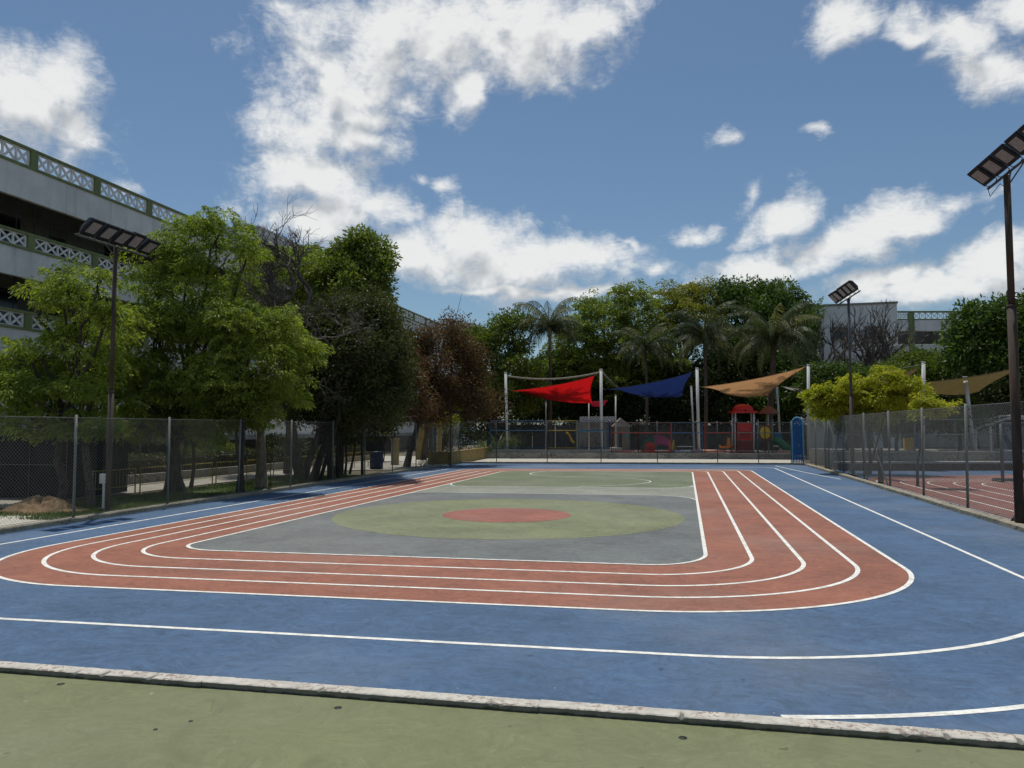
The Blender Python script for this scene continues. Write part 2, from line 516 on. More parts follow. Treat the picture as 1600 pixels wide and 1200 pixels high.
M['sail_red'] = fabric('red_shade_cloth', (.50, .006, .008), .55)
M['sail_dred'] = fabric('dark_red_shade_cloth', (.30, .01, .03), .3)
M['sail_blue'] = fabric('navy_shade_cloth', (.010, .024, .105), .5)
M['sail_tan'] = fabric('tan_shade_cloth', (.47, .26, .12), .5)
M['sail_oliv'] = fabric('khaki_shade_cloth', (.115, .088, .034), .5)
M['sail_grey'] = fabric('grey_shade_cloth', (.5, .5, .48), .4)


# ------------------------------------------------------------------ object helpers
def tag(o, label=None, cat=None, group=None, kind=None):
    if label: o['label'] = label
    if cat: o['category'] = cat
    if group: o['group'] = group
    if kind: o['kind'] = kind
    return o


def empty(name, loc, label, cat, group=None, rz=0.0):
    o = bpy.data.objects.new(name, None)
    COL.objects.link(o)
    o.location = loc
    o.rotation_euler = (0, 0, rz)
    o.empty_display_size = .2
    return tag(o, label, cat, group)


def origin_of(o):
    v = Vector((0, 0, 0))
    while o is not None:
        v = v + o.location
        o = o.parent
    return v


def inst(name, mesh, parent=None, loc=(0, 0, 0), rot=(0, 0, 0), scale=(1, 1, 1)):
    o = bpy.data.objects.new(name, mesh)
    COL.objects.link(o)
    o.parent = parent
    o.location = loc
    o.rotation_euler = rot
    o.scale = scale
    return o


class MB:
    def __init__(s):
        s.v = []; s.f = []; s.sm = False

    def box(s, c, d, rz=0.0):
        cx, cy, cz = c; hx, hy, hz = d[0] / 2, d[1] / 2, d[2] / 2
        co, si = math.cos(rz), math.sin(rz)
        n = len(s.v)
        for z in (-hz, hz):
            for x, y in ((-hx, -hy), (hx, -hy), (hx, hy), (-hx, hy)):
                s.v.append((cx + x * co - y * si, cy + x * si + y * co, cz + z))
        s.f += [(n, n + 3, n + 2, n + 1), (n + 4, n + 5, n + 6, n + 7), (n, n + 1, n + 5, n + 4), (n + 1, n + 2, n + 6, n + 5),
                (n + 2, n + 3, n + 7, n + 6), (n + 3, n, n + 4, n + 7)]
        return s

    def tube(s, pts, rad, n=8, cap=True):
        pts = [Vector(p) for p in pts]
        if not isinstance(rad, (list, tuple)):
            rad = [rad] * len(pts)
        base = len(s.v)
        prev = None
        for i, p in enumerate(pts):
            d = (pts[min(i + 1, len(pts) - 1)] - pts[max(i - 1, 0)])
            if d.length < 1e-9: d = Vector((0, 0, 1))
            d.normalize()
            if prev is None:
                a = Vector((1, 0, 0)) if abs(d.x) < .9 else Vector((0, 1, 0))
            else:
                a = prev
            u = (a - d * a.dot(d)).normalized()
            prev = u
            vv = d.cross(u)
            for k in range(n):
                t = 2 * math.pi * k / n
                s.v.append(tuple(p + (u * math.cos(t) + vv * math.sin(t)) * rad[i]))
        for i in range(len(pts) - 1):
            for k in range(n):
                a = base + i * n + k; b = base + i * n + (k + 1) % n
                s.f.append((a, b, b + n, a + n))
        if cap:
            s.f.append(tuple(base + k for k in range(n))[::-1])
            e = base + (len(pts) - 1) * n
            s.f.append(tuple(e + k for k in range(n)))
        return s

    def quad(s, a, b, c, d):
        n = len(s.v)
        s.v += [tuple(a), tuple(b), tuple(c), tuple(d)]
        s.f.append((n, n + 1, n + 2, n + 3))
        return s

    def prism(s, poly, d):
        """polygon (list of 3-D points) pushed along vector d"""
        n = len(s.v); k = len(poly); d = Vector(d)
        s.v += [tuple(Vector(p)) for p in poly] + [tuple(Vector(p) + d) for p in poly]
        s.f.append(tuple(range(n, n + k))[::-1]); s.f.append(tuple(range(n + k, n + 2 * k)))
        for i in range(k):
            j = (i + 1) % k
            s.f.append((n + i, n + j, n + k + j, n + k + i))
        return s

    def lathe(s, prof, c=(0, 0, 0), n=16):
        b = len(s.v)
        for r, z in prof:
            for k in range(n):
                t = 2 * math.pi * k / n
                s.v.append((c[0] + r * math.cos(t), c[1] + r * math.sin(t), c[2] + z))
        for i in range(len(prof) - 1):
            for k in range(n):
                a = b + i * n + k; d = b + i * n + (k + 1) % n
                s.f.append((a, d, d + n, a + n))
        return s

    def mesh(s, name, off=(0, 0, 0), mat=None):
        me = bpy.data.meshes.new(name)
        o = off
        me.from_pydata([(x - o[0], y - o[1], z - o[2]) for x, y, z in s.v], [], s.f)
        if s.sm:
            me.polygons.foreach_set('use_smooth', [True] * len(me.polygons))
        if mat: me.materials.append(mat)
        me.update()
        return me

    def build(s, name, mat, parent=None, local=False):
        off = Vector((0, 0, 0)) if (local or parent is None) else origin_of(parent)
        return inst(name, s.mesh(name, off, mat), parent)


def smooth(mb):
    mb.sm = True
    return mb


def np_mesh(name, V, F, mat, tint=None):
    me = bpy.data.meshes.new(name)
    nv, nf, k = len(V), len(F), F.shape[1]
    me.vertices.add(nv)
    me.vertices.foreach_set('co', np.ascontiguousarray(V, dtype=np.float32).ravel())
    me.loops.add(nf * k)
    me.loops.foreach_set('vertex_index', np.ascontiguousarray(F, dtype=np.int32).ravel())
    me.polygons.add(nf)
    me.polygons.foreach_set('loop_start', np.arange(0, nf * k, k, dtype=np.int32))
    me.polygons.foreach_set('loop_total', np.full(nf, k, dtype=np.int32))
    if tint is not None:
        a = me.attributes.new('tint', 'FLOAT', 'POINT')
        a.data.foreach_set('value', np.ascontiguousarray(tint, dtype=np.float32))
    me.materials.append(mat)
    me.update(calc_edges=True)
    return me


# ------------------------------------------------------------------ the ground
def warp(x, y):
    a = max(0.0, min(1.0, (y - 24) / 20))
    b = max(0.0, min(1.0, (19 - y) / 5))
    return x, y + .17 * (x - .3) * a + .035 * (x + 4.5) * b


def rrect(xl, xr, yn, yf, cl, cr, rf=1.2):
    """closed path; cl, cr = centres of the near corners' ellipses"""
    P = []
    def arc(cx, cy, rx, ry, a0, a1, n=26):
        for i in range(n + 1):
            t = R(a0 + (a1 - a0) * i / n)
            P.append((cx + rx * math.cos(t), cy + ry * math.sin(t)))
    def seg(p, q, n=24):
        for i in range(1, n):
            t = i / n
            P.append((p[0] + (q[0] - p[0]) * t, p[1] + (q[1] - p[1]) * t))
    arc(cl[0], cl[1], cl[0] - xl, cl[1] - yn, 180, 270)
    seg((cl[0], yn), (cr[0], yn))
    arc(cr[0], cr[1], xr - cr[0], cr[1] - yn, 270, 360)
    seg((xr, cr[1]), (xr, yf - rf))
    arc(xr - rf, yf - rf, rf, rf, 0, 90, 10)
    seg((xr - rf, yf), (xl + rf, yf))
    arc(xl + rf, yf - rf, rf, rf, 90, 180, 10)
    seg((xl, yf - rf), (xl, cl[1]))
    return [warp(*p) for p in P]


def ribbon(path, width, z, closed=True):
    mb = MB()
    n = len(path)
    L = []; Rr = []
    for i, p in enumerate(path):
        a = path[(i - 1) % n] if (closed or i > 0) else p
        c = path[(i + 1) % n] if (closed or i < n - 1) else p
        dx, dy = c[0] - a[0], c[1] - a[1]
        l = math.hypot(dx, dy) or 1
        nx, ny = -dy / l * width / 2, dx / l * width / 2
        L.append((p[0] + nx, p[1] + ny, z)); Rr.append((p[0] - nx, p[1] - ny, z))
    mb.v = L + Rr
    for i in range(n if closed else n - 1):
        j = (i + 1) % n
        mb.f.append((n + i, n + j, j, i))
    return mb


def sheet(path, z):
    mb = MB()
    mb.v = [(x, y, z) for x, y in path]
    mb.f = [tuple(range(len(path)))]
    return mb


def area(x0, x1, y0, y1, nx=1):
    a = [(x0 + (x1 - x0) * i / nx, y0) for i in range(nx + 1)]
    b = [(x1 + (x0 - x1) * i / nx, y1) for i in range(nx + 1)]
    return a + b


tag(sheet(area(-900, 900, -60, 1500), -.06).build('ground', M['earth']), kind='structure')


def kerbY(x):                                 # front foot of the near kerb
    return 6.80 + .019 * (x + 1.2)


FARA, FARB = (-16.3, 53.75), (8.2, 57.0)      # the far kerb line


def farY(x):
    return FARA[1] + (x - FARA[0]) * (FARB[1] - FARA[1]) / (FARB[0] - FARA[0])


near = sheet([(-30, -20), (30, -20), (30, kerbY(30)), (-30, kerbY(-30))], 0).build('near_court', M['near'])
tag(near, kind='structure')
for k, (hx, hy) in enumerate(((95, 1069), (528, 1106), (1067, 1153), (298, 1127), (243, 1140))):
    p = gnd(hx, hy)
    r_ = .035 if k < 3 else .018
    mb = MB()
    for i in range(14):
        t0, t1 = 2 * math.pi * i / 14, 2 * math.pi * (i + 1) / 14
        mb.quad((p.x + r_ * math.cos(t0), p.y + r_ * math.sin(t0), .003), (p.x + r_ * math.cos(t1), p.y + r_ * math.sin(t1), .003),
                (p.x + r_ * .25 * math.cos(t1), p.y + r_ * .25 * math.sin(t1), .010), (p.x + r_ * .25 * math.cos(t0), p.y + r_ * .25 * math.sin(t0), .010))
    mb.build('anchor_socket', M['black'], near)

blue = sheet([(-16.2, kerbY(-16)), (8.05, kerbY(8)), (8.05, farY(8.05)), (-16.2, farY(-16.2))], 0.002).build('blue_court', M['blue'])
tag(blue, kind='structure')
XL = [-10.5, -11.2, -11.95, -12.65, -13.3]
XR = [.36, 1.22, 2.12, 3.0, 3.80]
YN = [14.34, 13.4, 12.45, 11.6, 10.7]
YF = [46.2, 46.9, 47.6, 48.3, 49.0]
CLc, CRc = (-9.3, 15.2), (-.75, 15.7)
paths = [rrect(XL[i], XR[i], YN[i], YF[i], (-9.45 - .05 * i, 15.2 - .15 * i), (-.75, 15.8 - .22 * i), .9 + .25 * i) for i in range(5)]
track = sheet(paths[4], .005).build('running_track', M['red'])
tag(track, kind='structure')
infield = sheet(paths[0], .008).build('infield', M['grey'])
tag(infield, kind='structure')
for i in range(5):
    ribbon(paths[i], .080, .0135 if i == 0 else .0085).build('lane_line', M['line'], track)
bl = rrect(-14.5, 5.5, 8.7, 51.6, (-9.3, 14), (0, 14), 1.2)
ribbon(bl, .085, .0055).build('boundary_line', M['line'], blue)
arc = [(-.5 + 7.4 * math.cos(R(t)), 14.5 + 7.44 * math.sin(R(t))) for t in range(-80, -28, 2)]
ribbon(arc, .09, .0055, False).build('boundary_line', M['line'], blue)
ribbon([(5.9, 54.9), (6.15, 52), (6.6, 47.5), (7.1, 43.5), (7.5, 41)], .08, .0055, False).build('boundary_line', M['line'], blue)
# infield colours
circ = lambda cx, cy, r, n=72: [(cx + r * math.cos(2 * math.pi * i / n), cy + r * math.sin(2 * math.pi * i / n)) for i in range(n)]
sheet(circ(-5.05, 21.9, 5.0), .011).build('green_circle', M['green'], infield)
sheet(circ(-5.1, 21.9, 1.86), .014).build('red_circle', M['redc'], infield)
up_line = [(-10.46, 33.9), (-10.22, 32.95), (-9.9, 32.45), (-9.2, 32.3), (-8.2, 32.35), (-6.8, 32.6), (-3.5, 33.0), (-1.6, 33.05), (-.8, 33.2), (-.2, 33.6), (.18, 34.2), (.32, 34.9)]
lo_line = [(-10.46, 28.3), (-10.3, 28.7), (-9.8, 28.95), (-8.6, 29.07), (-6.6, 29.2), (-4.1, 29.3), (-1.8, 29.5), (-.8, 29.4), (-.2, 29.1), (.15, 28.6), (.32, 27.9)]
sheet(lo_line + up_line[::-1], .011).build('pale_strip', M['strip'], infield)
fr = [p for p in paths[0] if p[1] > 35.5]
# keep the far loop in order: right side upward, across, left side downward
fr = [(.34, 34.9)] + [p for p in fr] + [(-10.5, 33.9)]
sheet(up_line + fr, .011).build('far_green_area', M['farg'], infield)
ribbon(up_line, .06, .0135, False).build('infield_line', M['line'], infield)
ribbon(lo_line, .06, .0135, False).build('infield_line', M['line'], infield)
ctrl = [(-4.2, 45.6), (-6.0, 45.7), (-7.47, 45.2), (-8.2, 44.3), (-8.5, 42.9), (-8.35, 41.7), (-7.83, 40.8), (-6.95, 40.2), (-5.57, 39.85), (-4.24, 39.75), (-3.24, 39.45), (-2.3, 38.7), (-1.7, 37.5), (-1.7, 36.4), (-2.1, 35.4), (-2.8, 34.5), (-3.9, 33.6), (-4.6, 33.0)]
cs = []
for i in range(len(ctrl) - 1):
    p0, p1, p2, p3 = ctrl[max(i - 1, 0)], ctrl[i], ctrl[i + 1], ctrl[min(i + 2, len(ctrl) - 1)]
    for k in range(6):
        t = k / 6
        cs.append(tuple(.5 * ((2 * p1[a]) + (-p0[a] + p2[a]) * t + (2 * p0[a] - 5 * p1[a] + 4 * p2[a] - p3[a]) * t * t + (-p0[a] + 3 * p1[a] - 3 * p2[a] + p3[a]) * t ** 3) for a in (0, 1)))
ribbon(cs, .06, .0135, False).build('infield_line', M['line'], infield)

# right-hand court
rb = sheet([(8.3, 5), (60, 5), (60, farY(60) - 3.6), (8.3, 50)], -.004).build('neighbour_blue_court', M['blue'])
tag(rb, kind='structure')
rred = [(8.62, 39.3), (8.7, 41.0), (9.6, 43.4), (12, 44.8), (18, 47.2), (30, 51.5), (58, 58), (58, 6), (8.62, 6)]
rt_ = sheet(rred, .002).build('neighbour_track', M['red2'])
tag(rt_, kind='structure')
for i, x in enumerate((8.70, 9.67, 10.75, 11.75, 12.8)):
    yf = 40.2 - i * .35
    ex = 55
    p_ = [(x, 8), (x, yf - 2)] + [(x + .9 - .9 * math.cos(R(t)), yf - 2 + 2.8 * math.sin(R(t))) for t in range(10, 90, 10)] + [(x + 2.2, yf + 1.3), (x + 6, yf + 2.8), (ex, yf + 12)]
    ribbon(p_, .075, .007, False).build('lane_line', M['line'], rt_)

# kerbs
def kerb(a, b, width, h, mat, name, n=160, jit=.006, z0=-.02, chips=0):
    a, b = Vector((*a, 0)), Vector((*b, 0))
    d = (b - a); L = d.length; d.normalize()
    nrm = Vector((-d.y, d.x, 0))
    mb = MB(); r = random.Random(len(name) + int(L * 10))
    prof = [(0, z0), (0, h * .86), (width * .07, h), (width * .93, h), (width, h * .86), (width, z0)]
    offs = [0] * 6
    for i in range(n + 1):
        t = L * i / n
        chip = r.random() < chips
        for k, (u, z) in enumerate(prof):
            ju = r.uniform(-jit, jit) + 2 * jit * math.sin(t * .9 + 1.3)
            jz = r.uniform(-jit, jit) * .5
            if chip and k in (1, 2): jz -= r.uniform(.01, .025)
            p = a + d * t + nrm * (u + ju)
            mb.v.append((p.x, p.y, z + (jz if z > 0 else 0)))
    for i in range(n):
        for k in range(5):
            q = i * 6 + k
            mb.f.append((q, q + 6, q + 7, q + 1))
    mb.f.append(tuple(range(6))); e = n * 6
    mb.f.append(tuple(e + k for k in range(5, -1, -1)))
    return mb.build(name, mat)


k_near = bpy.data.objects.new('kerb', None); COL.objects.link(k_near); tag(k_near, kind='structure')
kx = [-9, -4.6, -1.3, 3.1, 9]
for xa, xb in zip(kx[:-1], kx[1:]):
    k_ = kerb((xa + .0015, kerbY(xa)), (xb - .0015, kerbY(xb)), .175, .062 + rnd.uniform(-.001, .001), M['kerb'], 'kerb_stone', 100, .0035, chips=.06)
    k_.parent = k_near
tag(kerb((-15.95, 4), (-15.95, farY(-16)), .3, .12, M['kerbd'], 'kerb', 200, .006, chips=.05), kind='structure')
tag(kerb((8.22, 5), (8.22, farY(8.2)), .3, .13, M['kerbd'], 'kerb', 260, .008, chips=.08), kind='structure')
tag(kerb((FARA[0], FARA[1]), (FARB[0] + .1, FARB[1]), .3, .12, M['kerbd'], 'kerb', 120, .006), kind='structure')


# ------------------------------------------------------------------ foliage
def leaves(C_, D_, L, W, tint):
    """one diamond leaf per row: C_ base points, D_ directions"""
    n = len(C_)
    D_ = D_ / np.linalg.norm(D_, axis=1, keepdims=True)
    rv = rng.normal(size=(n, 3))
    S = np.cross(D_, rv); S /= np.linalg.norm(S, axis=1, keepdims=True) + 1e-9
    # leaves mostly face up
    up = np.cross(S, D_)
    L = L * rng.uniform(.7, 1.3, (n, 1)); W = W * rng.uniform(.7, 1.3, (n, 1))
    b = C_; m = C_ + D_ * L * .45; t = C_ + D_ * L
    V = np.empty((n, 4, 3))
    V[:, 0] = b; V[:, 1] = m + S * W * .5; V[:, 2] = t; V[:, 3] = m - S * W * .5
    F = np.arange(n * 4).reshape(n, 4)
    return V.reshape(-1, 3), F, np.repeat(tint, 4)


def crown_points(lobes, n, shell=(.62, 1.02), squash_low=.55):
    """points near the outside of a union of ellipsoids"""
    lobes = np.array(lobes, float)
    wgt = (lobes[:, 3] * lobes[:, 4] * lobes[:, 5]) ** (2 / 3)
    wgt /= wgt.sum()
    out = []
    while len(out) < n:
        i = rng.choice(len(lobes), p=wgt)
        c, r = lobes[i, :3], lobes[i, 3:6]
        d = rng.normal(size=3); d /= np.linalg.norm(d)
        if d[2] < -.3 and rng.random() < squash_low: continue
        q = c + d * r * rng.uniform(*shell)
        inside = (((q - lobes[:, :3]) / lobes[:, 3:6]) ** 2).sum(1)
        inside[i] = 9
        if inside.min() < .30: continue
        out.append(q)
    return np.array(out)


def canopy(lobes, clumps, per, cr, L, W, style='umbrella', droop=.5, shell=(.55, 1.08)):
    Cn = crown_points(lobes, clumps, shell)
    N = clumps * per
    ci = np.repeat(np.arange(clumps), per)
    rad = cr * rng.uniform(.6, 1.35, clumps)[ci]
    th = rng.uniform(0, 2 * np.pi, N)
    rr = np.sqrt(rng.uniform(0, 1, N))
    if style == 'umbrella':
        ofs = np.stack([rr * np.cos(th), rr * np.sin(th), .48 * (1 - rr ** 2) + rng.normal(0, .13, N) - .2], 1) * rad[:, None]
        tilt = rng.normal(0, .35, (clumps, 2))[ci]
        ofs[:, 2] += tilt[:, 0] * ofs[:, 0] + tilt[:, 1] * ofs[:, 1]
        D = np.stack([np.cos(th), np.sin(th), -droop * (rr + .2)], 1) + rng.normal(0, .45, (N, 3))
    else:
        d = rng.normal(size=(N, 3)); d /= np.linalg.norm(d, axis=1, keepdims=True)
        ofs = d * (rng.uniform(0, 1, N) ** .5)[:, None] * rad[:, None]
        D = d + rng.normal(0, .7, (N, 3)); D[:, 2] -= droop * .5
    P = Cn[ci] + ofs
    tint = np.clip(rng.uniform(0, 1, clumps)[ci] * .6 + rng.uniform(0, .4, N) + .0, 0, 1)
    return leaves(P, D, L, W, tint), Cn


def limb(mb, a, b, r0, r1, n=6, wob=.12, seg=5, sides=6):
    a, b = Vector(a), Vector(b)
    L = (b - a).length
    pts = []
    for i in range(seg + 1):
        t = i / seg
        p = a.lerp(b, t)
        p.z += math.sin(t * math.pi) * L * .06
        if 0 < i < seg:
            p += Vector((rnd.gauss(0, 1), rnd.gauss(0, 1), rnd.gauss(0, .5))) * wob * L * .25
        pts.append(p)
    mb.tube(pts, [r0 + (r1 - r0) * i / seg for i in range(seg + 1)], sides)
    return pts


def tree(name, label, lobes, bases, leaf, clumps, per, cr, L, W, trunk_r=.14, fork=.45, bark='trunk', style='umbrella',
         droop=.5, group=None, cat='tree', shell=(.55, 1.08), extra=None, nbr=26):
    lobes = [tuple(l) for l in lobes]
    b0 = Vector(bases[0])
    root = empty(name, (b0.x, b0.y, 0), label, cat, group)
    (V, F, T), Cn = canopy(lobes, clumps, per, cr, L, W, style, droop, shell)
    V = V - np.array([b0.x, b0.y, 0])
    inst('crown', np_mesh('crown', V, F, M[leaf], T), root)
    mb = smooth(MB())
    for k, bs in enumerate(bases):
        bs = Vector(bs)
        mine = [l for i, l in enumerate(lobes) if i % len(bases) == k] or lobes[:1]
        cz = min(l[2] - l[5] * .5 for l in mine)
        cx = sum(l[0] for l in mine) / len(mine); cy = sum(l[1] for l in mine) / len(mine)
        top = Vector((bs.x + (cx - bs.x) * .28, bs.y + (cy - bs.y) * .28, max(1.2, cz * .75 + .3)))
        lean = Vector((rnd.uniform(-.1, .1), rnd.uniform(-.1, .1), 0))
        pts = [bs, bs.lerp(top, .35) + lean, bs.lerp(top, .7) - lean * .5, top]
        mb.tube([bs - Vector((0, 0, .1))] + pts, [trunk_r * 1.55, trunk_r * 1.35, trunk_r, trunk_r * .9, trunk_r * .8], 9)
        for l in mine:
            c = Vector(l[:3])
            e = c - Vector((0, 0, l[5] * .15))
            limb(mb, top, e, trunk_r * .62, trunk_r * .25, seg=6)
            near_c = [q for q in Cn if ((q - np.array(l[:3])) ** 2).sum() < (max(l[3:6]) * 1.1) ** 2]
            rnd.shuffle(near_c)
            for q in near_c[:max(3, nbr // len(lobes))]:
                s = top.lerp(e, rnd.uniform(.55, 1))
                limb(mb, s, Vector(q), trunk_r * .24, trunk_r * .07, seg=4, sides=4)
    mb.build('trunk', M[bark], root)
    return root


def lobe(px, py, Y, rpx, rpy, ry=None):
    p = at(px, py, Y)
    s = (p - EYE).dot(FW) / F_PX
    return (p.x, p.y, p.z, rpx * s, (ry if ry else (rpx + rpy) / 2 * s), rpy * s)


def base(px, Y, z=0.0):
    p = at(px, 700, Y)
    return (p.x, p.y, z)


def bare_tree(name, label, bs, height, spread, trunk_r, levels=5, bark='twig', tbark=None, L0=3.0, lean=(0, 0), cat='tree', group=None, first=.28, seed=1, upright=.5):
    r = random.Random(seed)
    root = empty(name, bs, label, cat, group)
    tr = smooth(MB()); br = MB()
    def grow(p, d, l, rad, lv):
        e = p + d * l
        midp = p + d * l * .5 + Vector((r.gauss(0, 1), r.gauss(0, 1), r.gauss(0, 1))) * l * .06
        (tr if lv < 1 else br).tube([p, midp, e], [rad, rad * .85, rad * .7], 7 if lv < 2 else (4 if lv < 4 else 3), cap=lv < 1)
        if lv >= levels: return
        for k in range(4 if lv == 0 else (r.choice((2, 3, 3)) if lv < levels - 1 else 3)):
            nd = Vector((r.gauss(0, 1), r.gauss(0, 1), r.gauss(0, .6))).normalized()
            nd = (d * 1.0 + nd * spread + Vector((0, 0, upright * .3))).normalized()
            st = p.lerp(e, r.uniform(.6, 1)) if k else e
            ln = (height - L0) / 2.7 * r.uniform(.75, 1.1) if lv == 0 else l * r.uniform(.62, .9)
            grow(st, nd, ln, rad * (.5 if lv == 0 else .64), lv + 1)
    d0 = Vector((lean[0], lean[1], 1)).normalized()
    grow(Vector((0, 0, -.1)), d0, L0, trunk_r, 0)
    tr.build('trunk', M[tbark or bark], root, local=True)
    br.build('branches', M[bark], root, local=True)
    return root


def palm(name, label, center, frond_len, n, trunk_r, seed, mats=('palm', 'palmy'), base_xy=None, group='coconut palms behind the playground', base_z=.4):
    r = random.Random(seed)
    c = Vector(center)
    bx = Vector((base_xy[0], base_xy[1], base_z)) if base_xy else Vector((c.x, c.y, base_z))
    root = empty(name, bx, label, 'palm tree', group)
    mb = smooth(MB())
    pts = [bx.lerp(c, t) + Vector((math.sin(t * 3) * .12, 0, 0)) for t in (0, .2, .4, .6, .8, 1)]
    mb.tube(pts, [trunk_r * 1.4, trunk_r * 1.05, trunk_r, trunk_r * .95, trunk_r * .9, trunk_r * .8], 10)
    mb.build('trunk', M['palmbark'], root)
    for i in range(n):
        azi = i * 2.399 + r.uniform(-.25, .25)
        el = 1.45 - 1.65 * (i / n) + r.uniform(-.12, .12)        # young fronds upright, old ones hanging
        Lf = frond_len * r.uniform(.85, 1.1)
        hor = Vector((math.cos(azi), math.sin(azi), 0))
        rach = []
        p = Vector((0, 0, 0)); e_ = el
        seg = 14
        for k in range(seg + 1):
            rach.append(p.copy())
            p = p + (hor * math.cos(e_) + Vector((0, 0, math.sin(e_)))) * Lf / seg
            e_ -= (.085 + .10 * (k / seg)) * (1.25 if el < 1 else .95)
        f = MB()
        f.tube(rach, [.045 * (1 - .8 * k / seg) for k in range(seg + 1)], 4)
        side = Vector((-math.sin(azi), math.cos(azi), 0))
        ns = 44
        for k in range(2, ns):
            t = k / ns * seg
            j = min(int(t), seg - 1)
            q = rach[j].lerp(rach[j + 1], t - j)
            dr = (rach[j + 1] - rach[j]).normalized()
            ll = frond_len * .26 * math.sin(math.pi * min(.97, .18 + .82 * k / ns)) ** .6 * r.uniform(.8, 1.1)
            for s in (-1, 1):
                dl = (side * s * .62 + dr * .55 + Vector((0, 0, -.75 + r.uniform(-.3, .15)))).normalized()
                m_ = q + dl * ll * .5; e2 = q + (dl + Vector((0, 0, -.7))).normalized() * ll
                if r.random() < .14: continue
                wv = dr * .026 * (frond_len / 4)
                f.quad(q - wv, q + wv, m_ + wv * .9, m_ - wv * .9)
                n0 = len(f.v); f.v += [tuple(m_ - wv * .9), tuple(m_ + wv * .9), tuple(e2)]; f.f.append((n0, n0 + 1, n0 + 2))
        me = f.mesh('frond', (0, 0, 0), M[mats[1] if r.random() < .3 else mats[0]])
        a = me.attributes.new('tint', 'FLOAT', 'POINT')
        a.data.foreach_set('value', np.full(len(me.vertices), r.random(), np.float32))
        inst('frond', me, root, tuple(c - bx))
    return root


# ------------------------------------------------------------------ school buildings
def lattice_mesh(w, h, cells, t=.095, dep=.10):
    """white precast panel of crosses between bars, in local XZ with depth along Y"""
    mb = MB()
    cw = w / cells
    fr_ = .05
    mb.box((w / 2, 0, fr_ / 2), (w, dep, fr_)); mb.box((w / 2, 0, h - fr_ / 2), (w, dep, fr_))
    for i in range(cells + 1):
        mb.box((min(max(i * cw, t / 2), w - t / 2), 0, h / 2), (t, dep * .9, h - 2 * fr_ - .004))
    for i in range(cells):
        x0, x1 = i * cw + t * .5 + .002, (i + 1) * cw - t * .5 - .002
        for k, (za, zb) in enumerate(((fr_ + .01, h - fr_ - .01), (h - fr_ - .01, fr_ + .01))):
            d = Vector((x1 - x0, 0, zb - za)); L = d.length; d.normalize()
            nn = Vector((-d.z, 0, d.x)) * t * .5
            a = Vector((x0, -dep * (.34 + .03 * k), za)); b = Vector((x1, -dep * (.34 + .03 * k), zb))
            mb.prism([a + nn, a - nn, b - nn, b + nn], (0, dep * (.68 + .06 * k), 0))
    return mb.mesh('lattice_panel', (0, 0, 0), M['lattice'])


def window_mesh(w, h):
    mb = MB()
    mb.box((0, 0, 0), (w, .04, h))
    return mb.mesh('pane', (0, 0, 0), M['pane'])


BX = -32.5
lb = empty('school_building', (BX, 60, 0), 'long white three storey school block with green trimmed lattice balconies on the left', 'building')
Y0, Y1 = 21.5, 100.0
bay = 4.37
first = 32.4
posts_y = [first + bay * k for k in range(-2, 16)]
levels = [(16.83, 15.74, 14.11), (12.45, 11.54, 10.13), (8.45, 7.48, 6.14), (4.25, 3.37, 2.03)]   # rail top, rail bottom, wall bottom
panel_w = bay - .46
lat = lattice_mesh(panel_w, .68, 5)
for (zt, zb, zw) in levels:
    seg_ = [Y0] + [first + 2.2 + bay * 2 * k for k in range(-1, 8)] + [Y1]
    for ya, yb in zip(seg_[:-1], seg_[1:]):
        MB().box((BX - .12, (ya + yb) / 2, (zb + zw) / 2), (.24 + rnd.uniform(0, .006), yb - ya - .018, zb - zw)).build('wall_band', M['wall'], lb)
    MB().box((BX - .09, (Y0 + Y1) / 2, zt - .065), (.30, Y1 - Y0, .13)).build('top_beam', M['greenb'], lb)
    MB().box((BX - .09, (Y0 + Y1) / 2, zb + .065), (.30, Y1 - Y0, .13)).build('bottom_beam', M['greenb'], lb)
    hgt = (zt - .13) - (zb + .13)
    for y in posts_y:
        MB().box((BX - .09, y, (zt + zb) / 2), (.28, .44, hgt - .004)).build('green_post', M['greenb'], lb)
    for y in posts_y[:-1]:
        o = inst('lattice_panel', lat, lb, (-.09, y + .23 - 60, zb + .13), (0, 0, R(90)), (1, 1, hgt / .68))
for i, (zt, zb, zw) in enumerate(levels):     # floors, ceilings, back walls behind each gallery
    fl = zb - .02
    if i > 0:
        ztop = levels[i - 1][2]
        MB().box((BX - 3.9, (Y0 + Y1) / 2, (fl + ztop + .35) / 2), (.2, Y1 - Y0, ztop + .30 - fl)).build('corridor_wall', M['inner'], lb)
        for k in range(9):
            y = 26 + k * 8.4
            MB().box((BX - 3.75, y, fl + 1.5), (.08, 1.9, 2.4)).build('window', M['pane'], lb)
            MB().box((BX - 3.74, y + 3.6, fl + 1.15), (.1, 1.1, 2.3)).build('door', M['dark'], lb)
        g_ = MB()
        yy = 22.0
        while yy < 70:
            g_.box((BX - .35, yy, (zt + ztop) / 2), (.03, .03, ztop - zt)); yy += 1.09
        g_.box((BX - .35, 46, zt + (ztop - zt) * .52), (.02, 48, .025))
        tag(g_.build('gallery_bars', M['black'], lb))
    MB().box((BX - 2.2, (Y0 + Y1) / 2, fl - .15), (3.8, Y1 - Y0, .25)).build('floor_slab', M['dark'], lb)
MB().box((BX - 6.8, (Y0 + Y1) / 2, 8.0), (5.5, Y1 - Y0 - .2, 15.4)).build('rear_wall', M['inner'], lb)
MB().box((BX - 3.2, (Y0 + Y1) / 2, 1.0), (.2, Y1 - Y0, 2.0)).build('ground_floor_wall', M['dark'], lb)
MB().box((BX - .05, (Y0 + Y1) / 2, 1.86), (.5, Y1 - Y0, .33)).build('lower_beam', M['inner'], lb)
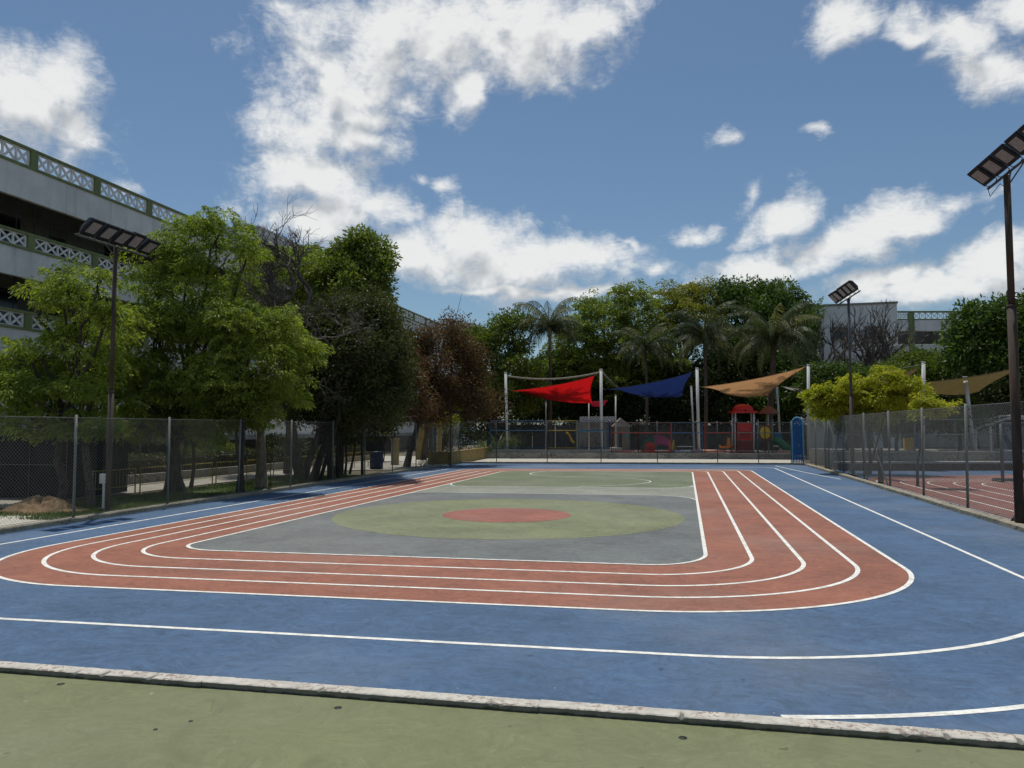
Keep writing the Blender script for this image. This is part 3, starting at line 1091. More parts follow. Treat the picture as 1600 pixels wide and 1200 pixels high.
MB().box((BX - 1.8, 58.0, 17.5), (3.0, 7.6, 1.9)).build('roof_cabin', M['wall'], lb)
MB().box((BX - 1.8, 58.0, 18.52), (3.2, 7.8, .12)).build('roof_cabin_cap', M['wall'], lb)

pe = at(722, 540, 118)
eb = empty('end_block', (pe.x, 120, 0), 'pale ribbed block seen above the reddish tree at the end of the school wing', 'building')
a_, b_ = at(698, 540, 116), at(745, 540, 124)
zt_ = at(720, 499, 118).z
wl = MB(); wl.prism([(a_.x, a_.y, 0), (b_.x, b_.y, 0), (b_.x - 6, b_.y + 10, 0), (a_.x - 6, a_.y + 8, 0)], (0, 0, zt_)).build('wall', M['wallr'], eb)
for k in range(7):
    q = Vector(a_).lerp(Vector(b_), (k + .5) / 7)
    MB().box((q.x + .05, q.y - .35, zt_ - 1.6), (.35, .3, 3.0)).build('rib', M['lattice'], eb)

# white block on the right with two windows
wb0, wb1 = at(1262, 600, 96), at(1405, 600, 98)
ztl, ztr = at(1262, 479, 96).z, at(1405, 473, 98).z
wb = empty('white_block', (wb0.x, wb0.y, 0), 'plain white windowed block behind the bare trees at right', 'building')
mb = MB()
mb.v = [(wb0.x, wb0.y, 0), (wb1.x, wb1.y, 0), (wb1.x + 2, wb1.y + 14, 0), (wb0.x, wb0.y + 14, 0),
        (wb0.x, wb0.y, ztl), (wb1.x, wb1.y, ztr), (wb1.x + 2, wb1.y + 14, ztr), (wb0.x, wb0.y + 14, ztl)]
mb.f = [(0, 1, 5, 4), (1, 2, 6, 5), (2, 3, 7, 6), (3, 0, 4, 7), (4, 5, 6, 7)]
mb.build('wall', M['wallr'], wb)
d_ = (wb1 - wb0).normalized(); ang = math.atan2(d_.y, d_.x)
cop = MB(); L_ = (wb1 - wb0).length
mid = (wb0 + wb1) / 2
cop.prism([(wb0.x, wb0.y - .15, ztl - .06), (wb1.x + .1, wb1.y - .15, ztr - .06), (wb1.x + .1, wb1.y + .3, ztr - .06), (wb0.x, wb0.y + .3, ztl - .06)], (0, 0, .22)).build('coping', M['conc_old'], wb)
for x0, x1, yA, yB in ((1302, 1324, 512, 530), (1353, 1377, 511, 530)):
    p0 = at(x0, yB, 96.3); p1 = at(x1, yA, 97.3)
    c = (p0 + p1) / 2; ww = abs(p1.x - p0.x); hh = abs(p1.z - p0.z)
    fr_o = MB()
    for (dx, dz, sx, sz) in ((0, hh / 2, ww + .16, .12), (0, -hh / 2, ww + .16, .12), (-ww / 2, 0, .12, hh), (ww / 2, 0, .12, hh), (0, 0, .07, hh)):
        fr_o.box((c.x + dx * 1, c.y - .25, c.z + dz), (sx, .14, sz), ang)
    wi = fr_o.build('window', M['conc_old'], wb)
    MB().box((c.x, c.y - .2, c.z), (ww, .1, hh), ang).build('pane', M['pane'], wi)

# building with lattice parapet, far right
gb0, gb1 = at(1404, 600, 112), at(1640, 600, 116)
zt_r = at(1440, 487, 112.5).z
rb_ = empty('lattice_parapet_building', (gb0.x, gb0.y, 0), 'grey school block with green pillars and white lattice parapet at far right', 'building')
dv = (gb1 - gb0); dv.z = 0; Lg = dv.length; dv.normalize(); ang = math.atan2(dv.y, dv.x)
def gbox(name, s0, s1, z0, z1, dep, mat, off=0.0):
    c = gb0 + dv * ((s0 + s1) / 2)
    nx, ny = dv.y, -dv.x
    return MB().box((c.x + nx * off, c.y + ny * off, (z0 + z1) / 2), (s1 - s0, dep, z1 - z0), ang).build(name, mat, rb_)
S = 112 / F_PX
zz = lambda y: at(1440, y, 112.5).z
gbox('top_beam', 0, Lg, zz(488.2), zz(486), .4, M['greenb'], .1)
gbox('bottom_beam', 0, Lg, zz(500), zz(498.4), .4, M['greenb'], .1)
gbox('wall_band', 0, Lg, zz(517), zz(499), .5, M['wall'])
gbox('ledge', 0, Lg, zz(540), zz(538), .5, M['lattice'], .1)
gbox('wall_band', 0, Lg, zz(560), zz(540), .5, M['wall'])
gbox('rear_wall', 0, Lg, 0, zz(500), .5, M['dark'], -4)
gbox('lower_wall', 0, Lg, 0, zz(565), .4, M['conc_old'], -1)
pw = 5.6
k = 0; s_ = 1.8
lat2 = lattice_mesh(4.7, 1.0, 6)
hz = zz(488.2) - zz(498.4)
while s_ < Lg:
    gbox('pillar', s_ - .35, s_ + .35, zz(560), zz(489), .5, M['greenb'], .22)
    c = gb0 + dv * (s_ + .4)
    o = inst('lattice_panel', lat2, rb_, (c.x - gb0.x + dv.y * .1, c.y - gb0.y - dv.x * .1, zz(498.4)), (0, 0, ang), ((pw - .8) / 4.7, 1, hz / 1.0))
    s_ += pw
inst('lattice_panel', lat2, rb_, (dv.y * .1, -dv.x * .1, zz(498.4)), (0, 0, ang), (1.35 / 4.7, 1, hz / 1.0))
#---PART2---
# ------------------------------------------------------------------ fences
def link_mesh(L, h, pitch, r_):
    """diamond wire netting in local XZ; both sets of wires, three-sided, slightly apart"""
    mb = MB()
    for s in (1, -1):
        k = -h
        while k < L + h:
            # line x = k + s*z (shifted so both families cover the bay)
            x0, z0, x1, z1 = (k, 0, k + h, h) if s > 0 else (k + h, 0, k, h)
            t0, t1 = 0.0, 1.0
            dx = x1 - x0
            for lim, sg in ((0, 1), (L, -1)):
                a = sg * (x0 - lim); b = sg * (x1 - lim)
                if a < 0 and b < 0: t1 = -1
                elif a < 0: t0 = max(t0, a / (a - b))
                elif b < 0: t1 = min(t1, a / (a - b))
            if t1 > t0 + .01:
                p = Vector((x0 + dx * t0, s * r_ * .9, h * t0)); q = Vector((x0 + dx * t1, s * r_ * .9, h * t1))
                mb.tube([p, q], r_, 3, cap=False)
            k += pitch
    return mb


def fence(name, label, pts, height, pitch, r_, post_r=.03, z0=.1, mat='galv', top_rail=False, group=None, wire_top=True, post_up=.05):
    root = empty(name, (pts[0][0], pts[0][1], 0), label, 'fence', group)
    pm = smooth(MB().tube([(0, 0, 0), (0, 0, height + post_up)], post_r, 8)).mesh('post', (0, 0, 0), M[mat])
    ox, oy = pts[0]
    for (x, y) in pts:
        inst('post', pm, root, (x - ox, y - oy, z0 - .02), (R(rnd.gauss(0, .45)), R(rnd.gauss(0, .45)), 0))
    for (a, b) in zip(pts[:-1], pts[1:]):
        L = math.hypot(b[0] - a[0], b[1] - a[1]); an = math.atan2(b[1] - a[1], b[0] - a[0])
        me = link_mesh(L, height - .06, pitch, r_).mesh('chain_link_mesh', (0, 0, 0), M['wire'])
        inst('chain_link_mesh', me, root, (a[0] - ox, a[1] - oy, z0 + .03), (0, 0, an))
    rr = MB()
    for (a, b) in zip(pts[:-1], pts[1:]):
        for zz_ in ((z0 + height,) if top_rail else ()):
            rr.tube([(a[0], a[1], zz_), (b[0], b[1], zz_)], .024, 6)
        if not top_rail:
            for zz_ in (z0 + height - .05, z0 + .06):
                rr.tube([(a[0], a[1], zz_), (b[0], b[1], zz_)], .006, 4)
    rr.build('top_rail' if top_rail else 'tension_wire', M[mat], root)
    return root


LX = -16.12
lp = [(LX, at_x(px, 740, LX).y) for px in (117, 263, 373, 454, 520, 570, 613, 650, 675)]
lp = [(LX, 9.0), (LX, 13.6)] + lp + [(LX, farY(LX) + .1)]
fence('chain_link_fence', 'long chain link fence of thin grey posts in front of the left row of trees', lp, 2.75, .10, .0023, .034, .1)
fp = [(at(px, 700, 55).x, 0) for px in (776, 855, 939, 1027, 1121, 1185)]
def farpt(px):
    d = ray(px, 700); a = Vector((FARA[0], FARA[1] + .15)); b = Vector((FARB[0], FARB[1] + .15)); e = b - a
    # EYE + d t = a + e u
    det = d.x * (-e.y) + e.x * d.y
    t = (a.x * (-e.y) + e.x * a.y) / det
    return (d.x * t, d.y * t)
fpts = [(LX, farY(LX) + .1)] + [farpt(px) for px in (693, 776, 855, 939, 1027, 1121, 1185, 1236)]
fence('far_chain_link_fence', 'chain link fence with top rail across the far end of the court below the playground', fpts, 2.85, .16, .0032, .032, .1, 'galvd', top_rail=True, post_up=.12)
RX = 8.37
rpx = [1275, 1290, 1296, 1318, 1350, 1390, 1442, 1510]
rp = [farpt(1254)] + [(RX, at_x(px, 720, RX).y) for px in rpx] + [(RX, 21.0), (RX, 16.5), (RX, 12.0), (RX, 8.0)]
rf = fence('side_chain_link_fence', 'tall chain link fence with diagonal braces between the two courts on the right', rp, 3.12, .12, .0048, .042, .12)
for (xa, ya, xb, yb, mt, rr_) in ((1385, 640, 1352, 757, 'black', .035), (1364, 690, 1392, 772, 'galv', .028), (1293, 652, 1320, 744, 'galv', .03), (1317, 649, 1297, 737, 'black', .03),
                                  (1325, 741, 1337, 722, 'galv', .028), (1578, 818, 1606, 776, 'galv', .028), (1576, 818, 1612, 800, 'galvd', .026)):
    smooth(MB().tube([at_x(xa, ya, RX + .12), at_x(xb, yb, RX + .12)], rr_, 8)).build('brace', M[mt], rf)


def mast(name, label, bx, by, h, arm, face, n, r0=.10, body=.62, tilt=R(52), steps=(.45, .5), arm_c=None):
    """floodlight mast: rusty stepped pole, cross arm, n floodlights. arm = direction vector of the arm; face = horizontal facing"""
    root = empty(name, (bx, by, 0), label, 'floodlight', 'floodlight masts round the court')
    smooth(MB().tube([(bx, by, -.05), (bx, by, h * steps[0])], r0, 12)).build('lower_pole', M['rust'], root)
    smooth(MB().tube([(bx, by, h * steps[0]), (bx, by, h * steps[0] + .06)], r0 * 1.12, 12)).build('pole_joint', M['rust'], root)
    smooth(MB().tube([(bx, by, h * steps[0] + .06), (bx, by, h)], r0 * .74, 12)).build('upper_pole', M['galvd'] if r0 == .10 else M['rust'], root)
    arm = Vector(arm); L = arm.length; ad = arm.normalized()
    c = Vector((bx, by, h + .02)) if arm_c is None else Vector(arm_c)
    smooth(MB().tube([c - arm / 2, c + arm / 2], .035, 8)).build('cross_arm', M['galvd'], root)
    g_ = MB()
    for s in (-1, 1):
        g_.tube([Vector((bx, by, h - .3)), c + ad * s * .32], .02, 6)
    g_.build('arm_bracket', M['galvd'], root)
    fh = Vector(face).normalized()
    nrm = (fh * math.cos(tilt) + Vector((0, 0, -math.sin(tilt)))).normalized()    # where the glass looks
    u = ad
    v = nrm.cross(u).normalized()
    if v.z < 0: v = -v
    wdt = L / n * .86
    for k in range(n):
        cc = c - arm / 2 + arm * ((k + .5) / n)
        t2 = R(rnd.uniform(-5, 5))
        vv = (v * math.cos(t2) + nrm * math.sin(t2)).normalized(); nn = u.cross(vv).normalized()
        if nn.dot(nrm) < 0: nn = -nn
        o = cc + vv * (body * .5 + .10) + Vector((0, 0, .02))
        mb = MB()
        a = [o + u * sx * wdt / 2 + vv * sy * body / 2 for sx, sy in ((-1, -1), (1, -1), (1, 1), (-1, 1))]
        bck = [o - nn * .15 + u * sx * wdt * .36 + vv * sy * body * .30 for sx, sy in ((-1, -1), (1, -1), (1, 1), (-1, 1))]
        mb.prism(a, nn * .05)
        for i in range(4):
            mb.quad(a[i], a[(i + 1) % 4], bck[(i + 1) % 4], bck[i])
        mb.quad(*bck)
        lampo = mb.build('floodlight', M['lampbody'], root)
        gl = MB(); q = [o + nn * .053 + u * sx * wdt * .34 + vv * sy * body * .33 for sx, sy in ((-1, -1), (1, -1), (1, 1), (-1, 1))]
        gl.prism(q, nn * .012)
        gl.build('lamp_glass', M['lampglass'], lampo)
        yk = MB()
        for s in (-1, 1):
            yk.tube([cc, cc + u * s * wdt * .46 + vv * .05, o + u * s * wdt * .52 - nn * .05], .013, 5)
        yk.build('yoke', M['galv'], lampo)
    cb = [c - arm * .5, c - arm * .47 + Vector((0, 0, -.25)), c - arm * .3 + Vector((0, 0, -.12)), Vector((bx + .02, by, h - .35))]
    smooth(MB().tube(cb, .010, 5)).build('cable', M['black'], root)
    return root


a0 = at_x(118, 366, -16.7); a1 = at_x(228, 401, -16.7)
cc = (a0 + a1) / 2
p0 = gnd(168, 803)
mast('floodlight_mast', 'rusty floodlight mast with five lamps beside the left fence', p0.x, p0.y, 7.95, a1 - a0, (1, .12, 0), 5, .082, .58, R(50), arm_c=(cc.x, cc.y, cc.z))
p0 = gnd(1594, 825)
mast('floodlight_mast', 'tallest rusty floodlight mast at the right edge of the picture', p0.x, p0.y, 9.05, Vector((-.55, 2.55, -.46)) * -1.0, (-1, -.25, 0), 5, .112, .56, R(48), steps=(.62, .6), arm_c=(p0.x + .12, p0.y - .45, 9.2))
p0 = at_x(1333, 745, 8.6)
mast('floodlight_mast', 'distant floodlight mast behind the yellow-green tree by the side fence', 8.6, p0.y, 9.45, (.55, -3.0, .25), (-1, -.35, 0), 5, .10, .66, R(45))
for px, pt, pb, lab in ((1377, 700, 775, 'short thick dark post just behind the braced fence bay'), (1292, 702, 739, 'short dark stump post at the far end of the side fence')):
    b_ = at_x(px, pb, RX + .35)
    o = smooth(MB().tube([(b_.x, b_.y, -.02), (b_.x, b_.y, at_x(px, pt, RX + .35).z)], .12, 10)).build('stub_post', M['black'])
    tag(o, lab, 'post')
o = smooth(MB().tube([gnd(566, 743), at(566, 560, gnd(566, 743).y)], .085, 8)).build('utility_pole', M['galvd'])
tag(o, 'slim grey utility pole standing among the dark trees on the left', 'pole')

# ------------------------------------------------------------------ left side beyond the fence
pv = sheet([(-19.4, 2), (-16.3, 2), (-16.3, 17.6), (-17.6, 18.9), (-19.4, 18.7)], -.02).build('pavement', M['conc']); tag(pv, kind='structure')
lawn = sheet([(-20.6, 18.5), (-16.27, 17.0), (-16.27, 40), (-20.6, 40)], -.035).build('lawn', M['turf']); tag(lawn, kind='structure')
n_ = 26000
gx = rng.uniform(-20.5, -16.3, n_); gy = 18 + rng.uniform(0, 1, n_) ** 1.3 * 20
keep = (np.sin(gx * 2.1) + np.sin(gy * 1.3 + gx) + rng.normal(0, .7, n_)) > -.9
gx, gy = gx[keep], gy[keep]
C_ = np.stack([gx, gy, np.full(len(gx), -.03)], 1)
D_ = np.stack([rng.normal(0, .5, len(gx)), rng.normal(0, .5, len(gx)), np.ones(len(gx))], 1)
V, F, T = leaves(C_, D_, .10, .02, rng.uniform(0, 1, len(gx)))
tag(inst('grass', np_mesh('grass', V, F, M['grass'], T)), kind='stuff')
pth = sheet([(-24.4, 12), (-21.3, 12), (-21.3, 43), (-17.9, 45), (-16.4, 46.5), (-16.4, 53.6), (-24.6, 60)], -.02).build('path', M['path']); tag(pth, kind='structure')

# heap of soil
mb = smooth(MB()); hc = gnd(42, 800)
n1, n2 = 30, 14
for i in range(n2 + 1):
    rr_ = i / n2
    for k in range(n1):
        t = 2 * math.pi * k / n1
        wx = 1.55 * rr_ * (1 + .1 * math.sin(3 * t)); wy = .95 * rr_ * (1 + .08 * math.cos(2 * t))
        z = .36 * (math.cos(min(1, rr_) * math.pi) * .5 + .5) ** .8 * (1 + .25 * math.sin(t * 2 + 1)) + (rnd.uniform(-.05, .05) if 0 < i < n2 else 0)
        if i == n2: z = -.08
        mb.v.append((hc.x + wx * math.cos(t), hc.y + wy * math.sin(t) + .5, z - .02))
for i in range(n2):
    for k in range(n1):
        a = i * n1 + k; b = i * n1 + (k + 1) % n1
        mb.f.append((a, b, b + n1, a + n1))
tag(mb.build('soil_heap', M['soil']), 'low heap of dry brown soil beside the black sheeted shed', 'soil heap')

# black sheeted shed
c1 = at(106, 700, 23.4); zt = at(60, 671, 23.4).z
shed = empty('sheeted_shed', (c1.x - 4, 23.4, 0), 'black sheeted shed standing behind the soil heap at the left edge', 'shed')
xs = [c1.x, at(48, 700, 23.4).x, c1.x - 5.2, c1.x - 8]
zm = at(48, 726, 23.4).z
for xa, xb in zip(xs[1:], xs[:-1]):
    for za, zb in ((0, zm - .02), (zm + .02, zt)):
        MB().box(((xa + xb) / 2, 23.43, (za + zb) / 2), (xb - xa - .04, .06, zb - za)).build('sheet_panel', M['net'], shed)
MB().box((c1.x - 4, 25.0, zt / 2), (7.96, 3.0, zt - .04)).build('core', M['net'], shed)
fr_ = MB()
for xa in xs: fr_.tube([(xa, 23.37, 0), (xa, 23.37, zt)], .014, 6)
fr_.tube([(xs[-1], 23.37, zm), (xs[0], 23.37, zm)], .014, 6)
fr_.build('frame', M['galvd'], shed)

# small white iron stand beside the left mast
sp = gnd(161, 796)
st = empty('iron_stand', (sp.x, sp.y, 0), 'small white painted iron stand beside the foot of the left mast', 'stand')
MB().tube([(sp.x, sp.y, 0), (sp.x, sp.y, .82)], .035, 8).build('pole', M['white_post'], st)
MB().box((sp.x, sp.y, .95), (.26, .08, .3)).build('head', M['white_post'], st)
MB().box((sp.x, sp.y, .02), (.4, .35, .04)).build('foot', M['galvd'], st)

# yellow railing along the path
RLX = -21.05
rail = empty('yellow_railing', (RLX, 25, 0), 'faded yellow hoop railing along the near side of the path', 'railing')
yy = 24.0
pm = MB().tube([(0, 0, -.03), (0, 0, .98)], .028, 6).mesh('post', (0, 0, 0), M['yrail'])
secL = 2.3
bm_ = MB()
for i in range(1, 13): bm_.tube([(0, i * secL / 13, .30), (0, i * secL / 13, .93)], .011, 4)
barm = bm_.mesh('bars', (0, 0, 0), M['yrail'])
rm = MB().tube([(0, .03, .95), (0, secL - .03, .95)], .022, 6).tube([(0, .03, .29), (0, secL - .03, .29)], .016, 6).mesh('rail', (0, 0, 0), M['yrail'])
while yy < 49:
    for d_ in (.03, secL - .03): inst('post', pm, rail, (0, yy + d_ - 25, 0))
    inst('rail', rm, rail, (0, yy - 25, 0)); inst('bars', barm, rail, (0, yy - 25, 0))
    yy += secL + .22


def hedge(name, label, x0, x1, y0, y1, z1, n, leaf, L=.10, kind=None, cat='hedge', z0=0.0):
    root = empty(name, ((x0 + x1) / 2, (y0 + y1) / 2, z0), label, cat)
    P = np.stack([rng.uniform(x0, x1, n), rng.uniform(y0, y1, n), z0 + (z1 - z0) * rng.uniform(0, 1, n) ** .6], 1)
    P[:, 2] += .06 * np.sin(P[:, 1] * 3)
    D = rng.normal(0, 1, (n, 3)); D[:, 2] = np.abs(D[:, 2]) * .7
    V, F, T = leaves(P, D, L, L * .5, rng.uniform(0, 1, n))
    V = V - np.array([(x0 + x1) / 2, (y0 + y1) / 2, z0])
    inst('foliage', np_mesh('foliage', V, F, M[leaf], T), root)
    MB().box(((x0 + x1) / 2, (y0 + y1) / 2, (z0 + z1) / 2 - .08), (abs(x1 - x0) * .6, abs(y1 - y0) * .98, (z1 - z0) * .75)).build('stems', M['trunk'], root)
    return root


hedge('clipped_hedge', 'low clipped dark hedge on the far side of the path below the school block', -26.4, -25.1, 14, 58, 1.25, 30000, 'hedge', .13)
MB_ = MB().box((-24.85, 36, .18), (.25, 46, .4)).build('planter_edge', M['conc_old']); tag(MB_, kind='structure')

dr = gnd(588, 732)
drum = empty('drum_bin', (dr.x, dr.y, 0), 'dark grey blue drum bin on the path between the trunks', 'bin')
smooth(MB().lathe([(0, 0), (.40, 0), (.42, .02), (.42, .34), (.435, .36), (.42, .38), (.42, .68), (.435, .70), (.42, .72), (.42, 1.0), (.44, 1.03)], (dr.x, dr.y, 0), 20)).build('body', M['drumb'], drum)
smooth(MB().lathe([(.445, 1.03), (.445, 1.06), (.0, 1.09)], (dr.x, dr.y, 0), 20)).build('lid', M['drumb'], drum)


def ybox(name, label, cat, px0, px1, ptop, Y, dep, mat='yellowp', z0=-.02, cap=True):
    a, b = at(px0, 700, Y), at(px1, 700, Y); z = at((px0 + px1) / 2, ptop, Y).z
    root = empty(name, ((a.x + b.x) / 2, Y + dep / 2, 0), label, cat)
    MB().box(((a.x + b.x) / 2, Y + dep / 2, (z0 + z) / 2), (b.x - a.x, dep, z - z0)).build('shaft', M[mat], root)
    if cap: MB().box(((a.x + b.x) / 2, Y + dep / 2, z + .05), (b.x - a.x + .12, dep + .12, .1)).build('cap', M[mat], root)
    return root


ybox('gate_pillar', 'faded yellow pillar behind the thin trunks, nearest of the yellow pillars', 'pillar', 611, 620, 687, 51, .45)
ybox('gate_pillar', 'yellow pillar left of the grey sheet gate', 'pillar', 650, 664, 666, 60, .6)
ybox('gate_pillar', 'slim yellow pillar right of the grey sheet gate', 'pillar', 683, 688, 664, 60, .4)
ga, gb_ = at(665, 700, 60.2), at(682, 700, 60.2); zg = at(673, 668, 60.2).z
gt = empty('sheet_gate', ((ga.x + gb_.x) / 2, 60.2, 0), 'grey sheet metal gate between two yellow pillars', 'gate')
for k in range(4):
    x0_ = ga.x + (gb_.x - ga.x) * k / 4; x1_ = ga.x + (gb_.x - ga.x) * (k + 1) / 4
    MB().box(((x0_ + x1_) / 2, 60.2 + (.03 if k % 2 else 0), zg / 2 + .05), (x1_ - x0_ - .02, .05, zg - .1)).build('gate_sheet', M['galvd'], gt)
MB().tube([(ga.x, 60.1, zg), (gb_.x, 60.1, zg)], .04, 6).tube([(ga.x, 60.1, .3), (gb_.x, 60.1, .3)], .04, 6).build('gate_frame', M['galv'], gt)
yw = empty('yellow_planter_wall', (-14, 57, 0), 'low faded yellow planter wall running back beside the far court corner', 'wall')
q0, q1, q2, q3 = gnd(668, 727), gnd(699, 727), gnd(748, 718), gnd(795, 708.5)
for a, b in ((q0, q1), (q1, q2), (q2, q3)):
    d = (b - a); L = d.length; an = math.atan2(d.y, d.x)
    c = (a + b) / 2
    MB().box((c.x, c.y + .1, .42), (L - .02, .24, .88), an).build('wall_section', M['yellowp'], yw)
    MB().box((c.x, c.y + .1, .89), (L - .02, .32, .06), an).build('wall_cap', M['yellowp'], yw)
mb = MB()
for k in range(90):
    p = gnd(rnd.uniform(655, 700), rnd.uniform(718, 729)); r_ = rnd.uniform(.05, .17)
    mb.lathe([(0, -.02), (r_, 0), (r_ * .8, r_ * .6), (0, r_ * .8)], (p.x, p.y, 0), 6)
tag(mb.build('rubble', M['conc']), kind='stuff')

# ------------------------------------------------------------------ playground platform
O2 = Vector((-16.5, 63.4, 0)); E1 = Vector((.9873, .1590, 0)); E2 = Vector((-.1590, .9873, 0)); PA = math.atan2(E1.y, E1.x)


def pg(px, py, w=0.0):
    d = ray(px, py)
    t = ((O2 + E2 * w) - EYE).dot(E2) / d.dot(E2)
    return EYE + d * t


def psd(px, w=0.0): return (pg(px, 700, w) - O2).dot(E1)


def pbox(px0, px1, py0, py1, w0, w1, mb=None, zfix=None):
    """box seen between two columns / rows of the photograph, from depth w0 to w1 behind the platform edge"""
    s0, s1 = psd(px0, w0), psd(px1, w0)
    pm_ = (px0 + px1) / 2
    z1 = pg(pm_, py0, w0).z; z0 = pg(pm_, py1, w0).z
    if zfix is not None: z0 = zfix
    c = O2 + E1 * ((s0 + s1) / 2) + E2 * ((w0 + w1) / 2)
    return (mb or MB()).box((c.x, c.y, (z0 + z1) / 2), (s1 - s0, w1 - w0, z1 - z0), PA)


farpave = sheet([(-30, farY(-30) + .2), (8.4, farY(8.4) + .2), (9.0, 66), (-14, 66), (-30, 68)], -.01).build('far_pavement', M['conc']); tag(farpave, kind='structure')
plat = empty('playground_platform', O2, 'raised playground platform with stained concrete edge walls behind the far fence', 'platform')
pbox(748, 1243, 708, 726, 0, .35, zfix=-.02).build('edge_wall', M['conc_old'], plat)
pbox(768, 957, 702.5, 711, .7, 1.1, zfix=0.0).build('upper_wall', M['conc_mid'], plat)
pbox(955, 972, 699.5, 708, .72, 2.6, zfix=0.0).build('step_block', M['conc_mid'], plat)
zf = pg(1100, 709.5, .35).z
s0, s1 = psd(756, 1), psd(1243, 1)
c = O2 + E1 * ((s0 + s1) / 2) + E2 * 9.5
MB().box((c.x, c.y, zf / 2 - .01), (s1 - s0, 18.2, zf), PA).build('platform_floor', M['conc_old'], plat)
PZ = zf
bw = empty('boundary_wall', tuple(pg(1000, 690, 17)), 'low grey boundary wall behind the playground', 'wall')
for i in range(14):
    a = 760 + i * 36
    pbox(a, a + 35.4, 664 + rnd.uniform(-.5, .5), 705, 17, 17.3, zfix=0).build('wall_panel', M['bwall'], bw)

# enclosure fence on the platform edge
pf = empty('playground_fence', tuple(pg(1000, 707, .2)), 'blue and red painted bar fence along the playground edge', 'fence')
cols = [(766, 856, 'bluef', 657.5, 702, .9), (856, 902, 'yrail', 657.5, 702, .9), (903, 951, 'bluef', 657.5, 702, .9), (955, 997, 'redd', 660.5, 707, .2),
        (997, 1048, 'redd', 660.5, 707, .2), (1049, 1097, 'bluef', 660.5, 707, .2), (1101, 1150, 'redd', 660.5, 707, .2), (1150, 1195, 'galvd', 660.5, 707, .2), (1195, 1240, 'galvd', 660.5, 707, .2)]
for (xa, xb, mt, yt, yb, w_) in cols:
    A, B = pg(xa, yt, w_), pg(xb, yt, w_)
    A2, B2 = Vector((A.x, A.y, pg(xa, yb, w_).z)), Vector((B.x, B.y, pg(xb, yb, w_).z))
    zt_, zb_ = A.z, A2.z
    zm_ = zt_ - (zt_ - zb_) * .34
    B.z = zt_; B2.z = zb_
    fr_ = MB()
    fr_.tube([A2, A], .045, 6).tube([B2, B], .045, 6)
    fr_.tube([A, B], .035, 6)
    fr_.tube([Vector((A.x, A.y, zm_)), Vector((B.x, B.y, zm_))], .045, 6)
    fr_.tube([Vector((A.x, A.y, zb_ + .12)), Vector((B.x, B.y, zb_ + .12))], .04, 6)
    fo = fr_.build('fence_frame', M[mt], pf)
    bb = MB(); nb = int((B - A).length / .17)
    for k in range(1, nb):
        q = A.lerp(B, k / nb)
        bb.tube([Vector((q.x, q.y, zb_ + .12)), Vector((q.x, q.y, zt_))], .009, 3, cap=False)
    bb.build('bars', M['galvd'], fo)

# shade posts
def spost(px, pt, pb, w_, label, r_=.11, mat='white_post', dx=0.0, zb=None):
    b_ = pg(px + dx, pb, w_); t_ = pg(px, pt, w_)
    z_ = PZ if zb is None else zb
    b_.z = z_ - .01
    root = empty('shade_post', (b_.x, b_.y, z_), label, 'post', 'posts carrying the shade sails')
    smooth(MB().tube([b_, t_], r_, 12)).build('pole', M[mat], root)
    smooth(MB().tube([t_, t_ + Vector((0, 0, .08))], r_ * 1.12, 12)).build('cap', M[mat], root)
    MB().box((b_.x, b_.y, z_ + .03), (.5, .5, .05), PA).build('base_plate', M[mat], root)
    return t_


pA = spost(790, 583, 700, 1.3, 'thick white post at the left end of the red sail', .115, dx=3)
pB = spost(939, 578, 700, 1.3, 'tall white post between the red and the navy sail', .125, dx=1)
pC = spost(1089, 576, 705, 1.3, 'tall white post between the navy and the tan sail', .125, dx=3)
pD = spost(1263, 571, 705, 1.3, 'white post behind the blue gate at the right of the tan sail', .125, zb=0)
spost(853, 628, 695, 9, 'thin rear post below the red sail', .07)
spost(962, 618, 695, 9, 'thin rear post below the left tip of the navy sail', .07)
spost(1080, 604, 700, 7.5, 'leaning grey post close behind the tall post right of the navy sail', .09, dx=5)
spost(1214, 606, 690, 8, 'leaning grey post behind the play tower under the tan sail', .10, dx=6)
spost(920, 628, 640, 9, 'rear post at the lower corner of the red sail', .05)


def sail(label, cs, mat, sag=.5, pull=.10, name='shade_sail', belly=(0, 0, 0)):
    A, B, C, D = [Vector(c) for c in cs]
    ctr = (A + B + C + D) / 4
    root = empty(name, tuple(ctr), label, 'shade sail', 'shade sails over the playgrounds')
    n = 22
    mb = smooth(MB())
    for j in range(n + 1):
        for i in range(n + 1):
            u, v = i / n, j / n
            p = A.lerp(B, u).lerp(D.lerp(C, u), v)
            eu, ev = 4 * u * (1 - u), 4 * v * (1 - v)
            # concave edges
            tgt = A.lerp(B, u).lerp(D.lerp(C, u), .5)
            p = p.lerp(tgt, pull * eu * abs(2 * v - 1) ** 2)
            tgt = A.lerp(D, v).lerp(B.lerp(C, v), .5)
            p = p.lerp(tgt, pull * ev * abs(2 * u - 1) ** 2)
            p.z -= sag * eu * (.35 + .65 * v) + .035 * math.sin(u * 19 + v * 5) * ev + .05 * math.sin(v * 9 + u * 3) * ev * eu
            mb.v.append(tuple(p))
    for j in range(n):
        for i in range(n):
            a = j * (n + 1) + i
            mb.f.append((a, a + 1, a + n + 2, a + n + 1))
    mb.build('cloth', M[mat], root)
    hem = MB()
    edge = [mb.v[i] for i in range(n + 1)] + [mb.v[j * (n + 1) + n] for j in range(1, n + 1)] + [mb.v[n * (n + 1) + i] for i in range(n - 1, -1, -1)] + [mb.v[j * (n + 1)] for j in range(n - 1, 0, -1)]
    edge.append(edge[0])
    hem.tube(edge, .022, 4, cap=False).build('hem', M[mat], root)
    return root


